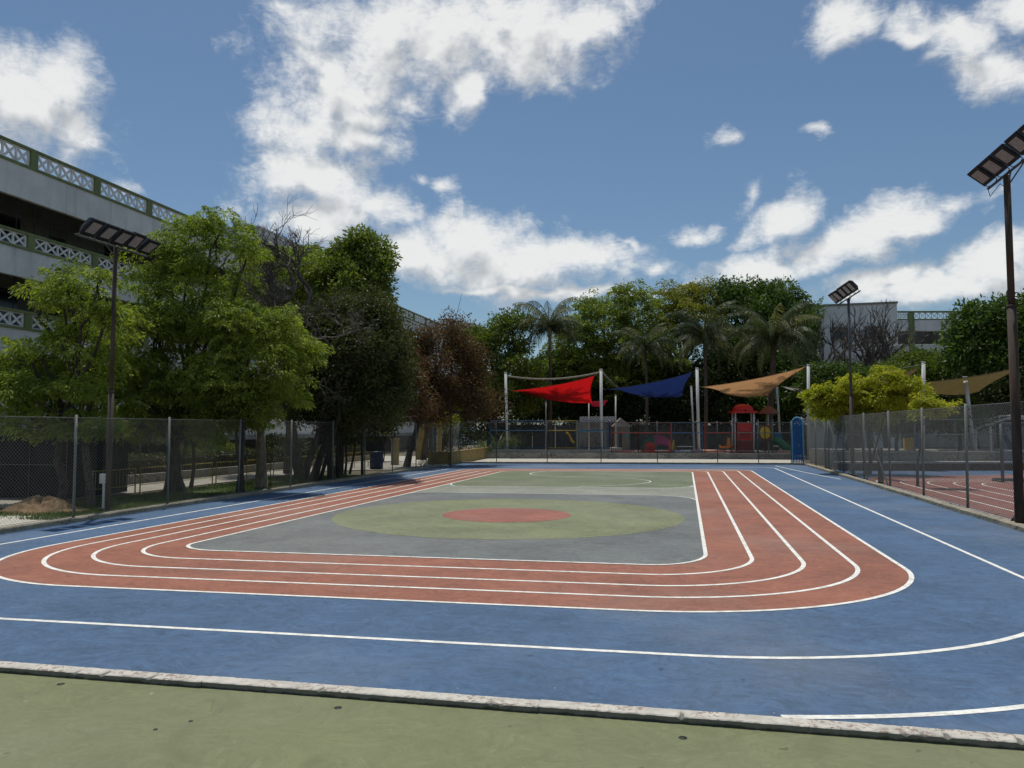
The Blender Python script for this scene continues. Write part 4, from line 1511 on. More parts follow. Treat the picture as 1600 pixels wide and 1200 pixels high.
def rope(root_name, label, a, b, sag, r_, mat, cat='cable'):
    pts = [Vector(a).lerp(Vector(b), t / 12) - Vector((0, 0, sag * 4 * (t / 12) * (1 - t / 12))) for t in range(13)]
    tag(smooth(MB().tube(pts, r_, 8)).build(root_name, M[mat]), label, cat)


sail('bright red shade sail between the two left white posts', (pg(799, 611, 2), pg(929, 587, 2), pg(926, 630, 8.5), pg(812, 611, 8.5)), 'sail_red', .40, .08)
sail('small dark red shade sail behind the bright red one', (pg(920, 627, 10), pg(950, 625, 10), pg(944, 634, 13), pg(924, 634, 13)), 'sail_dred', .12, .05)
sail('navy blue shade sail between the middle posts', (pg(946, 609, 2), pg(1083, 581, 2), pg(1067, 619, 8.5), pg(968, 609, 8.5)), 'sail_blue', .45, .08)
sail('tan shade sail above the play tower', (pg(1097, 605, 2), pg(1259, 573, 2), pg(1200, 617, 8.5), pg(1128, 613, 8.5)), 'sail_tan', .35, .10)
sail('narrow grey shade sail beside the yellow-green tree', (pg(1222, 604, 11), pg(1290, 611, 11), pg(1290, 624, 15), pg(1240, 611, 15)), 'sail_grey', .1, .04)
rope('rolled_cloth', 'rolled beige cloth strung between the two left shade posts', pA - Vector((-.1, 0, .25)), pB - Vector((.1, 0, .2)), .42, .075, 'beige', 'rolled cloth')
rope('rolled_cloth', 'beige cloth roll running back from the post between red and navy sails', pB - Vector((-.1, 0, .15)), pg(966, 606, 7), .1, .07, 'beige', 'rolled cloth')
for a, b, lab in ((pg(799, 611, 2), pg(791, 606, 1.3), 'short steel cable at the left tip of the red sail'), (pg(929, 587, 2), pg(938, 581, 1.3), 'short steel cable at the upper right corner of the red sail'),
                  (pg(1083, 581, 2), pg(1089, 579, 1.3), 'short steel cable at the upper corner of the navy sail'), (pg(1097, 605, 2), pg(1090, 602, 1.3), 'short steel cable at the left corner of the tan sail'),
                  (pg(946, 609, 2), pg(940, 606, 1.3), 'short steel cable at the left corner of the navy sail'), (pg(1259, 573, 2), pg(1263, 573, 1.3), 'short steel cable at the right tip of the tan sail')):
    rope('sail_cable', lab, a, b, 0, .02, 'galv')

# play tower
W3 = 3.0
tw = empty('play_tower', tuple(pg(1162, 706, W3)), 'play tower with red domed roof and red panel front', 'play tower')
for px, w_ in ((1149, W3), (1178, W3), (1144.5, W3 + 1.3), (1174, W3 + 1.3)):
    a, b = pg(px, 708, w_), pg(px, 644, w_)
    a.z = PZ
    smooth(MB().tube([a, b], .075, 10)).build('post', M['white_post'], tw)
cR = (pg(1149, 644, W3) + pg(1178, 644, W3)) / 2 + E2 * .65
hw = (pg(1181, 644, W3) - pg(1142, 644, W3)).length / 2
zb_ = pg(1162, 645, W3).z; hd = pg(1162, 631, W3).z - zb_
mb = smooth(MB())
nn_ = 16
for i in range(nn_ + 1):                       # barrel roof with rounded top
    t = math.pi * i / nn_
    for k in range(9):
        vv = k / 8 * 2 - 1
        sc = math.sqrt(max(0, 1 - vv * vv * .98))
        p = cR + E1 * (-hw * .84 * math.cos(t) * sc) + E2 * (vv * .85)
        mb.v.append((p.x, p.y, zb_ + .16 + (hd - .16) * math.sin(t) ** .75 * sc))
for i in range(nn_):
    for k in range(8):
        a = i * 9 + k
        mb.f.append((a, a + 1, a + 10, a + 9))
mb.build('dome_roof', M['redp'], tw)
MB().box((cR.x, cR.y, zb_ + .08), (hw * 2, 1.9, .16), PA).build('roof_brim', M['redp'], tw)
pbox(1152.5, 1176, 661, 689, W3 + .05, W3 + .13).build('front_panel', M['redp'], tw)
pbox(1152, 1176.5, 689.6, 708, W3 + .05, W3 + .12, zfix=PZ).build('lower_panel', M['redd'], tw)
for k in range(5):
    x = 1157 + k * 3.6
    pbox(x, x + 1.5, 674, 684, W3 - .02, W3 + .045).build('grip_slot', M['redd'], tw)
pbox(1150, 1178, 688.6, 690.2, W3 - .05, W3 + 1.4).build('deck', M['galvd'], tw)
pb_ = empty('play_tower', tuple(pg(1195, 706, W3 + .5)), 'second play tower with yellow round panel and brown canopy', 'play tower')
for px in (1183.5, 1207):
    a, b = pg(px, 708, W3 + .4), pg(px, 655, W3 + .4); a.z = PZ
    smooth(MB().tube([a, b], .07, 10)).build('post', M['galv'], pb_)
pbox(1185, 1206, 664, 689, W3 + .5, W3 + .6).build('frame_panel', M['brownr'], pb_)
cy = pg(1195, 676, W3 + .45); rr_ = (pg(1203.5, 676, W3 + .45) - cy).length
mb = MB(); mb.prism([cy + E1 * rr_ * math.cos(2 * math.pi * k / 20) + Vector((0, 0, rr_ * 1.15 * math.sin(2 * math.pi * k / 20))) for k in range(20)], E2 * -.08)
mb.build('round_panel', M['yellowb'], pb_)
pbox(1184, 1208, 689, 691, W3 + .3, W3 + 1.8).build('deck', M['galvd'], pb_)
a, b = pg(1201, 700, W3 + 2), pg(1200, 640, W3 + 2); a.z = PZ
smooth(MB().tube([a, b], .07, 8)).build('canopy_pole', M['white_post'], pb_)
cz_ = pg(1201, 645, W3 + 2)
smooth(MB().lathe([(.85, -.12), (.86, 0), (.62, .28), (.30, .52), (.0, .66)], tuple(cz_), 14)).build('canopy', M['brownr'], pb_)
pbox(1210, 1222, 676, 689, W3 + .9, W3 + 1.0).build('slide_guard', M['bluep'], pb_)
sl = [pg(1209, 685, W3 + .7), pg(1214, 688, W3 + .5), pg(1221, 693, W3 + .2), pg(1228, 699, W3 - .2), pg(1233, 704, W3 - .6)]
smooth(MB().tube(sl, .34, 14)).build('tube_slide', M['greenp'], pb_)

# climbing dome, playhouse and rides
dm = empty('climbing_dome', tuple(pg(1028, 706, 4)), 'green and pink climbing dome behind the small red playhouse', 'climbing dome')
cD = pg(1027, 706, 5); cD.z = PZ
rD = (pg(1053, 700, 5) - pg(1001, 700, 5)).length / 2
hD = pg(1027, 679, 5).z - PZ
for seg, mt in ((range(0, 7), 'greenp'), (range(7, 16), 'pink')):
    mb = smooth(MB())
    lo, hi = (0, .42) if mt == 'greenp' else (.42, 1)
    for i in range(13):
        t = math.pi * (lo + (hi - lo) * i / 12)
        for k in range(9):
            vv = (k / 8 * 2 - 1)
            sc = math.sqrt(max(0, 1 - vv * vv * .8))
            p = cD + E1 * (-rD * math.cos(t) * (.75 + .25 * sc)) + E2 * (vv * 1.1)
            mb.v.append((p.x, p.y, PZ + hD * math.sin(t) * sc))
    for i in range(12):
        for k in range(8):
            a = i * 9 + k
            mb.f.append((a, a + 1, a + 10, a + 9))
    mb.build('shell', M[mt], dm)
ph = empty('playhouse', tuple(pg(1016, 706, 2)), 'small red plastic playhouse in front of the climbing dome', 'playhouse')
pbox(1009, 1024, 697, 708, 2, 3.0, zfix=PZ).build('walls', M['redp'], ph)
a, b, c3 = pg(1007, 697.5, 1.9), pg(1026, 697.5, 1.9), pg(1016.5, 689.5, 1.9)
MB().prism([a, b, c3], E2 * 1.2).build('roof', M['redp'], ph)
pbox(1014, 1019, 699, 708, 1.93, 1.98, zfix=PZ).build('door', M['redd'], ph)
af = empty('swing_ride', tuple(pg(1050, 706, 3)), 'small orange and yellow frame ride right of the dome', 'ride')
MB().tube([pg(1045, 705, 3), pg(1047.5, 688, 3.3), pg(1050, 705, 3.6)], .07, 6).build('left_frame', M['orange'], af)
MB().tube([pg(1050, 705, 3), pg(1052.5, 688, 3.3), pg(1055, 705, 3.6)], .07, 6).build('right_frame', M['yellowb'], af)
MB().tube([pg(1046, 695, 3.2), pg(1054, 695, 3.2)], .06, 6).build('seat', M['orange'], af)


def rider(px, py0, w_, mat, label):
    b_ = pg(px, 706, w_); b_.z = PZ
    root = empty('spring_rider', tuple(b_), label, 'spring ride', 'spring rides by the play tower')
    coil = [b_ + Vector((.1 * math.cos(t * 1.2), .1 * math.sin(t * 1.2), .45 * t / 24)) for t in range(25)]
    MB().tube(coil, .02, 4, cap=False).build('spring', M['galvd'], root)
    zt_ = pg(px, py0, w_).z
    mb = MB()
    prof = [(-.45, .45), (-.5, .75), (-.3, .62), (.15, .62), (.22, zt_ - PZ), (.42, zt_ - PZ - .02), (.45, .75), (.5, .5), (.2, .42), (-.2, .42)]
    mb.prism([b_ + E1 * x + Vector((0, 0, z)) - E2 * .09 for x, z in prof], E2 * .18)
    mb.build('body', M[mat], root)
    MB().tube([b_ + E1 * .15 - E2 * .25 + Vector((0, 0, .95)), b_ + E1 * .15 + E2 * .25 + Vector((0, 0, .95))], .025, 6).build('handle', M['galvd'], root)


rider(1133, 684, 2.6, 'orange', 'orange spring ride left of the play tower')
rider(1142, 694, 3.6, 'redp', 'low red spring ride between the orange one and the tower')


def disc(px, py, w_, rpx, mat, label):
    c = pg(px, py, w_); r_ = (pg(px + rpx, py, w_) - c).length
    z = max(c.z, PZ + .27)
    root = empty('play_disc', (c.x, c.y, PZ), label, 'play disc', 'round discs on the playground')
    smooth(MB().lathe([(r_ * .94, 0), (r_, .03), (r_, z - PZ - .03), (r_ * .96, z - PZ), (0, z - PZ)], (c.x, c.y, PZ), 28)).build('rim', M['pinkd'], root)
    smooth(MB().lathe([(r_ * .8, z - PZ + .004), (r_ * .8, z - PZ + .02), (0, z - PZ + .02)], (c.x, c.y, PZ), 24)).build('top', M[mat], root)


disc(1107, 703.5, 1.6, 26, 'pinkd', 'wide salmon disc at the foot of the middle tall post')
disc(970, 705, 2.4, 16, 'beige', 'pale beige disc beside the concrete step block')
disc(1225, 704.5, 2.0, 11, 'pinkd', 'small salmon disc beside the green slide')

# back of the playground: pale wall with lattice, small kiosk, misc
kw = empty('pale_garden_wall', tuple(pg(930, 690, 13)), 'pale garden wall topped with white lattice behind the left playground', 'wall')
pbox(900, 952, 659, 705, 13, 13.25, zfix=0).build('wall', M['conc_old'], kw)
La = (pg(906, 650, 13) - pg(963, 650, 13)).length
lt = lattice_mesh(La, .5, 12, .06, .08)
q = pg(906, 659, 13) - origin_of(kw)
inst('lattice_panel', lt, kw, tuple(q + Vector((0, 0, .02))), (0, 0, PA))
ks = empty('kiosk', tuple(pg(972, 700, 11)), 'small beige kiosk with a pitched roof behind the red fence', 'kiosk')
pbox(960, 984, 666, 704, 11, 13, zfix=PZ).build('walls', M['beige'], ks)
a, b, c3 = pg(956, 667, 10.8), pg(988, 667, 10.8), pg(970, 653, 10.8)
MB().prism([a, b, c3], E2 * 2.4).build('roof', M['conc_mid'], ks)
pbox(967, 972, 676, 700, 10.95, 10.99, zfix=PZ).build('door', M['dark'], ks)
pbox(977, 981, 674, 684, 10.95, 10.99).build('window', M['teal'], ks)
tb = empty('teal_pergola', tuple(pg(925, 700, 6)), 'teal beam frame inside the left playground', 'frame')
pbox(904, 947, 672, 675, 6, 6.12).build('beam', M['teal'], tb)
pbox(904.5, 906, 675.2, 704, 6.0, 6.1, zfix=PZ).build('post', M['teal'], tb)
pbox(945, 946.5, 675.2, 704, 6.0, 6.1, zfix=PZ).build('post', M['teal'], tb)
ys = empty('yellow_slide', tuple(pg(890, 704, 8)), 'small curved yellow slide in the left playground', 'slide')
smooth(MB().tube([pg(884, 676, 8), pg(888, 678, 8), pg(891, 683, 8), pg(893, 689, 8), pg(896, 691, 7.6)], .12, 8)).build('chute', M['yellowb'], ys)
MB().tube([pg(884, 677, 8), Vector((pg(884, 700, 8).x, pg(884, 700, 8).y, PZ))], .05, 6).build('support', M['galvd'], ys)
bd = pg(983, 678, 3)
# benches seen through the fence
for px, w_, lab in ((1070, 8, 'pale bench deep in the playground behind the blue fence bay'), (1220, 10, 'pale bench at the right behind the slide')):
    b0_ = pg(px, 700, w_); b0_.z = PZ
    bn = empty('bench', tuple(b0_), lab, 'bench')
    MB().box((b0_.x, b0_.y, PZ + .45), (1.5, .42, .06), PA).build('seat', M['white_post'], bn)
    for s in (-1, 1):
        q = b0_ + E1 * s * .6
        MB().box((q.x, q.y, PZ + .21), (.08, .36, .42), PA).build('leg', M['galvd'], bn)

# blue arched gate leaf at the far right corner
g0, g1_ = farpt(1236), farpt(1254)
gA = Vector((g0[0] + .05, g0[1] - .30, 0)); gB = Vector((g1_[0] - .02, g1_[1] - .5, 0))
gg = empty('arched_gate', tuple(gA), 'bright blue arched gate leaf at the corner of the two fences', 'gate')
gd = (gB - gA); gw = gd.length; gd.normalize(); gn = Vector((-gd.y, gd.x, 0))
zt_ = at(1244, 652, gA.y).z; zb_ = .14; zs = zt_ - gw * .55
def gpt(u, z): return gA + gd * u + Vector((0, 0, z))
def gprof(ins, za=zb_):
    pr_ = [gpt(ins, za), gpt(gw - ins, za), gpt(gw - ins, zs)]
    for k in range(1, 12):
        t = math.pi * k / 12
        pr_.append(gpt(gw / 2 + (gw / 2 - ins) * math.cos(t), zs + (zt_ - zs - ins) * math.sin(t)))
    return pr_ + [gpt(ins, zs)]
npl = 7
for k in range(npl):
    u0, u1 = gw * k / npl + .012, gw * (k + 1) / npl - .012
    def zc(u):
        x = (u - gw / 2) / (gw / 2)
        return zs + (zt_ - zs - .05) * math.sqrt(max(0, 1 - x * x))
    MB().prism([gpt(u0, zb_), gpt(u1, zb_), gpt(u1, zc(min(u1, gw - .04))), gpt((u0 + u1) / 2, zc((u0 + u1) / 2)), gpt(u0, zc(max(u0, .04)))], gn * .04).build('plank', M['bluep'], gg)
rim = [p - gn * .01 for p in gprof(.0)]
smooth(MB().tube(rim[1:] + [rim[0]], .035, 6)).build('rim', M['bluel'], gg)
for z in (.9, 1.9, 2.6):
    MB().box(tuple(gA + gd * gw / 2 - gn * .03 + Vector((0, 0, z))), (gw - .1, .04, .07), math.atan2(gd.y, gd.x)).build('crossbar', M['bluep'], gg)
MB().box(tuple(gA + gd * gw * .62 - gn * .05 + Vector((0, 0, 1.35))), (.12, .05, .12), 0).build('latch', M['galv'], gg)

# strap leaved plants left of the platform
def strap_plant(px, py, w_, h, n, label, pot=False, z0=0.0):
    b_ = pg(px, py, w_); b_.z = z0
    root = empty('strap_leaf_plant', tuple(b_), label, 'plant', 'strap leaved plants by the platform')
    mb = MB(); zz0 = .45 if pot else 0
    for k in range(n):
        az_ = rnd.uniform(0, 6.28); el_ = rnd.uniform(.45, 1.4); L = h * rnd.uniform(.75, 1.15)
        hz_ = Vector((math.cos(az_), math.sin(az_), 0)); sd = Vector((-math.sin(az_), math.cos(az_), 0))
        p = Vector((0, 0, zz0)); pv = None
        for j in range(5):
            wd = .05 * (1 - j / 4.5)
            cur_ = (p - sd * wd, p + sd * wd)
            if pv: mb.quad(pv[0], pv[1], cur_[1], cur_[0])
            pv = cur_
            p = p + (hz_ * math.cos(el_) + Vector((0, 0, math.sin(el_)))) * L / 4
            el_ -= .22
    me = mb.mesh('leaves', (0, 0, 0), M['agave'])
    a = me.attributes.new('tint', 'FLOAT', 'POINT'); a.data.foreach_set('value', np.repeat(rng.uniform(0, 1, len(me.vertices) // 4 + 1), 4)[:len(me.vertices)].astype(np.float32))
    inst('leaves', me, root)
    if pot: smooth(MB().lathe([(.0, 0), (.22, 0), (.30, .42), (.34, .42), (.34, .48), (.28, .48), (.26, .42), (0, .42)], (0, 0, 0), 14)).build('pot', M['terracotta'], root, local=True)


for i, (px, py, w_, h, pot, lab) in enumerate(((752, 717, -.6, 1.5, True, 'potted strap leaved plant at the left corner of the platform'), (764, 712, .9, 1.9, False, 'strap leaved clump just behind the platform corner'),
        (778, 706, 1.6, 2.4, False, 'tall strap leaved clump left of the first white post'), (800, 705, 2.0, 2.5, False, 'strap leaved clump right of the first white post'),
        (816, 704, 1.8, 2.2, False, 'pale strap leaved clump beside the blue fence bay'), (788, 706, 3.0, 2.8, False, 'largest strap leaved clump behind the first white post'))):
    strap_plant(px, py, w_, h, 46 if not pot else 30, lab, pot, 0 if i < 1 else PZ * (i > 1))

# ------------------------------------------------------------------ right side beyond the court
a0, b0 = gnd(1250, 735.5), gnd(1640, 735.0)
d_ = (b0 - a0); L_ = d_.length + 12; d_.normalize(); an = math.atan2(d_.y, d_.x); nn = Vector((-d_.y, d_.x, 0))
def tier(name, mat, off, dep, z0, z1, root, seg=0, s0=0.0, s1=None):
    s1 = L_ if s1 is None else s1
    if not seg:
        c = a0 + d_ * (s0 + s1) / 2 + nn * (off + dep / 2)
        return MB().box((c.x, c.y, (z0 + z1) / 2), (s1 - s0, dep, z1 - z0), an).build(name, M[mat], root)
    for k in range(seg):
        u0 = s0 + (s1 - s0) * k / seg; u1 = s0 + (s1 - s0) * (k + 1) / seg
        c = a0 + d_ * (u0 + u1) / 2 + nn * (off + dep / 2)
        MB().box((c.x, c.y, (z0 + z1) / 2), (u1 - u0 - .03, dep, z1 - z0 + rnd.uniform(-.01, .01)), an).build(name, M[mat], root)
stg = empty('stepped_stand', tuple(a0), 'low stepped stand with maroon base behind the right hand court', 'stand')
tier('maroon_step', 'maroon', 0, 1.2, -.02, .42, stg, s0=2.6)
tier('step_edge', 'conc_mid', -.03, 1.26, .42, .52, stg, s0=2.6)
tier('upper_wall', 'conc_old', 1.3, .3, .0, 1.02, stg, 12, s0=2.6)
tier('upper_edge', 'conc_mid', 1.25, .42, 1.03, 1.12, stg, s0=2.6)
tier('stand_floor', 'conc_old', 1.7, 9, .0, 1.05, stg, s0=5.0)
pf2 = empty('pipe_fence', tuple(a0 + nn * 3), 'thin pipe rail fence standing on the stepped stand at right', 'fence')
for k in range(14):
    p = a0 + d_ * (3 + k * 2.6) + nn * 2.2
    MB().tube([(p.x, p.y, 1.04), (p.x, p.y, 3.1)], .03, 6).build('post', M['galv'], pf2)
for z in (3.08, 2.15):
    MB().tube([a0 + d_ * 3 + nn * 2.2 + Vector((0, 0, z)), a0 + d_ * (L_ - 1) + nn * 2.2 + Vector((0, 0, z))], .028, 6).build('rail', M['galv'], pf2)

k0, k1 = at(1443, 567, 55), at(1508, 590, 55.5)
for (t_, bx_, lab, r_) in ((k0, at(1442, 700, 55), 'white post at the left corner of the khaki sail', .12), (k1, at(1522, 700, 55.5), 'leaning white post under the khaki sail', .13)):
    root = empty('shade_post', (bx_.x, bx_.y, 1.0), lab, 'post', 'posts carrying the shade sails')
    smooth(MB().tube([(bx_.x, bx_.y, 1.0), tuple(t_)], r_, 12)).build('pole', M['white_post'], root)
    smooth(MB().tube([tuple(t_), tuple(t_ + Vector((0, 0, .07)))], r_ * 1.1, 12)).build('cap', M['white_post'], root)
sail('large khaki shade sail stretched towards the right edge mast', (at(1430, 598, 55), at(1603, 571, 53), at(1530, 612, 60), at(1436, 607, 60)), 'sail_oliv', .40, .10)
sail('khaki shade sail half hidden behind the yellow-green tree', (at(1335, 603, 52), at(1440, 573, 51), at(1415, 596, 56), at(1345, 606, 56)), 'sail_oliv', .2, .1)
rope('sail_cable', 'cable from the khaki sail behind the yellow-green tree to its post', at(1400, 577, 51), k0 - Vector((0, 0, .1)), 0, .02, 'galv')

# goal frame on the neighbouring court
q = gnd(1567, 754)
gf = empty('goal_frame', (q.x, q.y, 0), 'dark steel goal frame with net on the neighbouring court', 'goal')
gx1 = q.x + 3.4
zt_ = at(1567, 662, q.y).z
for x in (q.x, gx1):
    smooth(MB().tube([(x, q.y, 0), (x, q.y, zt_)], .075, 8)).build('goal_post', M['galvd'], gf)
MB().tube([(q.x, q.y, zt_), (gx1, q.y, zt_)], .06, 8).build('crossbar', M['galvd'], gf)
for x in (q.x, gx1):
    MB().tube([(x, q.y, .05), (x, q.y + 1.3, .05)], .045, 6).build('side_base', M['galvd'], gf)
for d in (.12, 1.25):
    MB().tube([(q.x, q.y + d, .09), (gx1, q.y + d, .09)], .05, 6).build('ground_bar', M['galvd'], gf)
nm = link_mesh(3.3, zt_ - .9, .14, .006).mesh('net', (0, 0, 0), M['bluep'])
inst('net', nm, gf, (0.05, .45, .85))

# white pipe arch truss
tr = empty('pipe_truss', tuple(at(1560, 700, 56)), 'white curved pipe truss on the stand at far right', 'truss')
up = [at(x, y, 56) for x, y in ((1519, 667), (1532, 660), (1548, 654.5), (1562, 650), (1580, 649.5), (1602, 651), (1630, 655))]
lo = [at(x, y, 56) for x, y in ((1520, 672), (1533, 667), (1548, 662), (1562, 657), (1580, 652.5), (1602, 654), (1630, 659))]
smooth(MB().tube(up, .05, 6)).build('upper_chord', M['white_post'], tr)
smooth(MB().tube(lo, .09, 6)).build('lower_chord', M['white_post'], tr)
wb_ = MB()
for i in range(len(up)): wb_.tube([up[i], lo[i]], .035, 5)
wb_.build('web', M['white_post'], tr)
for px in (1524, 1547):
    t_ = at(px, 665, 56); MB().tube([(t_.x, t_.y, 1.0), tuple(t_)], .08, 6).build('leg', M['white_post'], tr)
sgn = empty('court_sign', tuple(at(1430, 705, 57)), 'small blue sign board on a white pole beyond the right court', 'sign')
t_ = at(1429, 664, 57)
MB().tube([(t_.x, t_.y, 1.04), tuple(t_)], .05, 6).build('pole', M['white_post'], sgn)
c_ = at(1432, 688, 57)
MB().box((c_.x + .1, c_.y - .08, c_.z), (.5, .05, .9)).build('board', M['bluep'], sgn)
yb_ = at(1421, 697, 58)
tag(MB().box((yb_.x, yb_.y, 1.45), (.7, .4, .8)).build('yellow_box', M['yellowb']), 'small yellow box left of the blue sign board', 'box')

# ------------------------------------------------------------------ trees
# left row behind the fence
tree('neem_tree', 'bright green leaning tree in front of the school block at the left edge',
     [lobe(*a) for a in ((10, 600, 21.5, 30, 22), (60, 668, 21.5, 60, 20), (135, 672, 22, 50, 18), (100, 470, 22.5, 42, 36), (50, 560, 22, 50, 42), (150, 560, 23, 50, 60), (20, 625, 21.5, 62, 42), (110, 640, 22, 70, 45), (152, 442, 22.5, 22, 20), (98, 426, 23, 17, 15), (60, 462, 22.5, 24, 20), (110, 540, 23, 45, 45), (165, 500, 22.5, 25, 30))],
     [base(97, 21.9), base(145, 21.6)], 'neem', 280, 125, .40, .175, .046, .13, droop=.8)
tree('neem_tree', 'largest bright green tree rising above the school parapet behind the left mast',
     [lobe(*a) for a in ((205, 660, 26, 50, 26), (270, 668, 27, 45, 24), (335, 665, 27, 40, 24), (300, 375, 27, 50, 42), (350, 350, 27.5, 36, 24), (240, 405, 26.5, 34, 38), (290, 450, 27, 85, 50), (240, 520, 26, 62, 60), (325, 520, 27, 60, 55), (220, 600, 25.5, 55, 48), (300, 610, 26.5, 70, 48), (180, 555, 25.5, 30, 50), (385, 400, 28, 30, 40))],
     [base(265, 26.5), base(285, 27.2)], 'neem', 470, 130, .47, .185, .050, .16, droop=.8)
tree('neem_tree', 'rounded bright green tree with forked pale trunk right of the tallest one',
     [lobe(*a) for a in ((370, 505, 26.5, 50, 42), (425, 520, 27.5, 48, 42), (400, 570, 27, 78, 50), (345, 600, 26, 50, 48), (462, 555, 28, 40, 28), (440, 615, 27.5, 48, 34), (380, 640, 27, 55, 35))],
     [base(409, 30.0)], 'neem2', 320, 130, .43, .175, .046, .22, bark='trunkl', droop=.8)
tree('slender_tree', 'slender many stemmed dark tree against the left fence post under the green crowns',
     [lobe(*a) for a in ((350, 640, 26, 40, 30), (395, 645, 26.5, 35, 26), (372, 610, 26.2, 35, 25))],
     [base(377, 25.9), base(372, 26.1), base(382, 26.0)], 'midg', 40, 120, .4, .14, .045, .055)
tree('neem_tree', 'yellowish green tree behind the bare branches',
     [lobe(*a) for a in ((470, 440, 39, 50, 42), (510, 480, 39, 40, 40), (450, 425, 40, 55, 45), (420, 470, 39, 60, 50), (485, 405, 41, 34, 24), (500, 450, 40, 35, 40), (400, 420, 40, 30, 50))],
     [base(450, 40)], 'neem', 230, 110, .6, .24, .07, .2, droop=.7)
bare_tree('bare_tree', 'tall leafless tree with pale branches rising above the green crowns', base(470, 36), 13.9, .85, .28, 7, 'twig', seed=5, L0=8.6, upright=.35)
tree('broadleaf_tree', 'rounded glossy green tree top against the cloud left of centre',
     [lobe(*a) for a in ((560, 420, 40, 46, 42), (590, 402, 41, 26, 26), (532, 400, 40, 20, 20), (575, 460, 40, 46, 38), (540, 450, 39, 40, 40), (565, 385, 40, 24, 16))],
     [base(530, 40)], 'bright', 130, 150, .6, .25, .10, .2, style='ball')
tree('dark_tree', 'big dark tree with brownish leaves over three black trunks',
     [lobe(*a) for a in ((565, 560, 35, 75, 72), (505, 535, 35, 45, 55), (604, 525, 37, 28, 46), (560, 635, 35, 78, 42), (485, 630, 34.5, 45, 42), (600, 605, 36, 28, 55), (560, 500, 36, 60, 40), (475, 580, 35, 30, 50))],
     [base(475, 33.8), base(519, 34.9), base(490, 34.2)], 'darkb', 330, 230, .72, .17, .08, .17, style='ball')
bare_tree('bare_tree', 'dry drooping tangle of pale twigs in front of the dark tree', base(528, 36.8, 0), 9.4, 1.25, .10, 7, 'pale_twig', seed=12, tbark='trunk', L0=5.8, upright=-.2, lean=(.30, -.30))
bare_tree('bare_tree', 'second dry twiggy stem leaning over the dark tree crown', base(500, 34.4, 0), 9.8, 1.15, .10, 7, 'pale_twig', seed=23, tbark='trunk', L0=6.5, upright=-.05, lean=(.18, -.14))
tree('thin_tree', 'thin stemmed dark shrub tree beside the utility pole',
     [lobe(*a) for a in ((545, 660, 39, 45, 22), (590, 655, 40, 40, 22), (520, 670, 38, 30, 20))],
     [base(540, 40.0), base(547, 40.2), base(533, 40.4)], 'darkl', 50, 110, .55, .2, .09, .06, style='ball')
tree('copper_tree', 'reddish brown leaved tree left of the playground',
     [lobe(*a) for a in ((636, 600, 46, 26, 40), (648, 640, 46, 30, 20), (755, 640, 52, 26, 26), (680, 560, 50, 44, 48), (718, 575, 51, 34, 46), (655, 615, 49, 38, 40), (708, 628, 50, 48, 34), (700, 520, 51, 26, 22), (645, 560, 49, 22, 46), (735, 610, 51, 24, 40))],
     [base(636, 48.4), base(662, 58.0)], 'redl', 230, 190, .9, .19, .08, .2, style='ball')
o_ = MB().tube([at(706, 520, 50.5), at(714, 490, 50.5), at(722, 457, 50.5)], [.035, .02, .008], 4)
rt2 = empty('tall_shoot', tuple(base(706, 50.5)), 'single thin dry shoot standing above the reddish tree', 'dry shoot')
o_.tube([Vector(base(704, 50.5)), at(706, 520, 50.5)], [.07, .035], 5).build('stem', M['twig'], rt2)
tree('dark_tree', 'dark green tree filling the gap between reddish tree and first palm',
     [lobe(*a) for a in ((790, 540, 72, 44, 42), (762, 575, 71, 40, 52), (800, 600, 72, 50, 52), (772, 520, 72, 30, 20), (815, 505, 73, 22, 12), (740, 620, 69, 30, 42), (735, 540, 76, 22, 30))],
     [base(770, 72)], 'midg', 170, 140, 1.0, .34, .15, .25, style='ball')
tree('dark_tree', 'near black low tree behind the strap leaved plants',
     [lobe(*a) for a in ((760, 640, 78, 55, 36), (820, 630, 80, 50, 42), (700, 640, 76, 40, 30))],
     [base(790, 80)], 'darkl', 120, 130, 1.1, .36, .16, .25, style='ball')

# behind the playground
tree('leafy_tree', 'light green feathery tree behind the navy sail',
     [lobe(*a) for a in ((900, 580, 83, 45, 40), (1040, 590, 84, 40, 30), (945, 515, 84, 52, 42), (985, 490, 85, 46, 38), (905, 540, 83, 40, 44), (1000, 555, 84, 55, 45), (950, 590, 83, 60, 36), (985, 460, 85, 24, 16), (930, 480, 86, 24, 16))],
     [base(960, 84)], 'ltg', 380, 170, 1.05, .30, .12, .3)
tree('leafy_tree', 'yellowish olive tree top between the light and the dark green tree',
     [lobe(*a) for a in ((1070, 490, 90, 44, 38), (1050, 462, 90, 26, 20), (1092, 520, 89, 42, 44), (1040, 520, 89, 36, 46), (1082, 460, 91, 26, 20))],
     [base(1070, 90)], 'oliv', 170, 160, 1.05, .30, .12, .3)
tree('leafy_tree', 'rounded deep green tree behind the two right palms',
     [lobe(*a) for a in ((1150, 485, 92, 44, 38), (1200, 498, 91, 48, 38), (1242, 530, 90, 34, 52), (1170, 550, 90, 64, 44), (1132, 462, 92, 26, 18), (1212, 466, 92, 32, 20), (1255, 490, 92, 20, 26), (1165, 458, 93, 26, 18))],
     [base(1190, 91)], 'deep', 260, 150, 1.1, .36, .17, .35, style='ball')
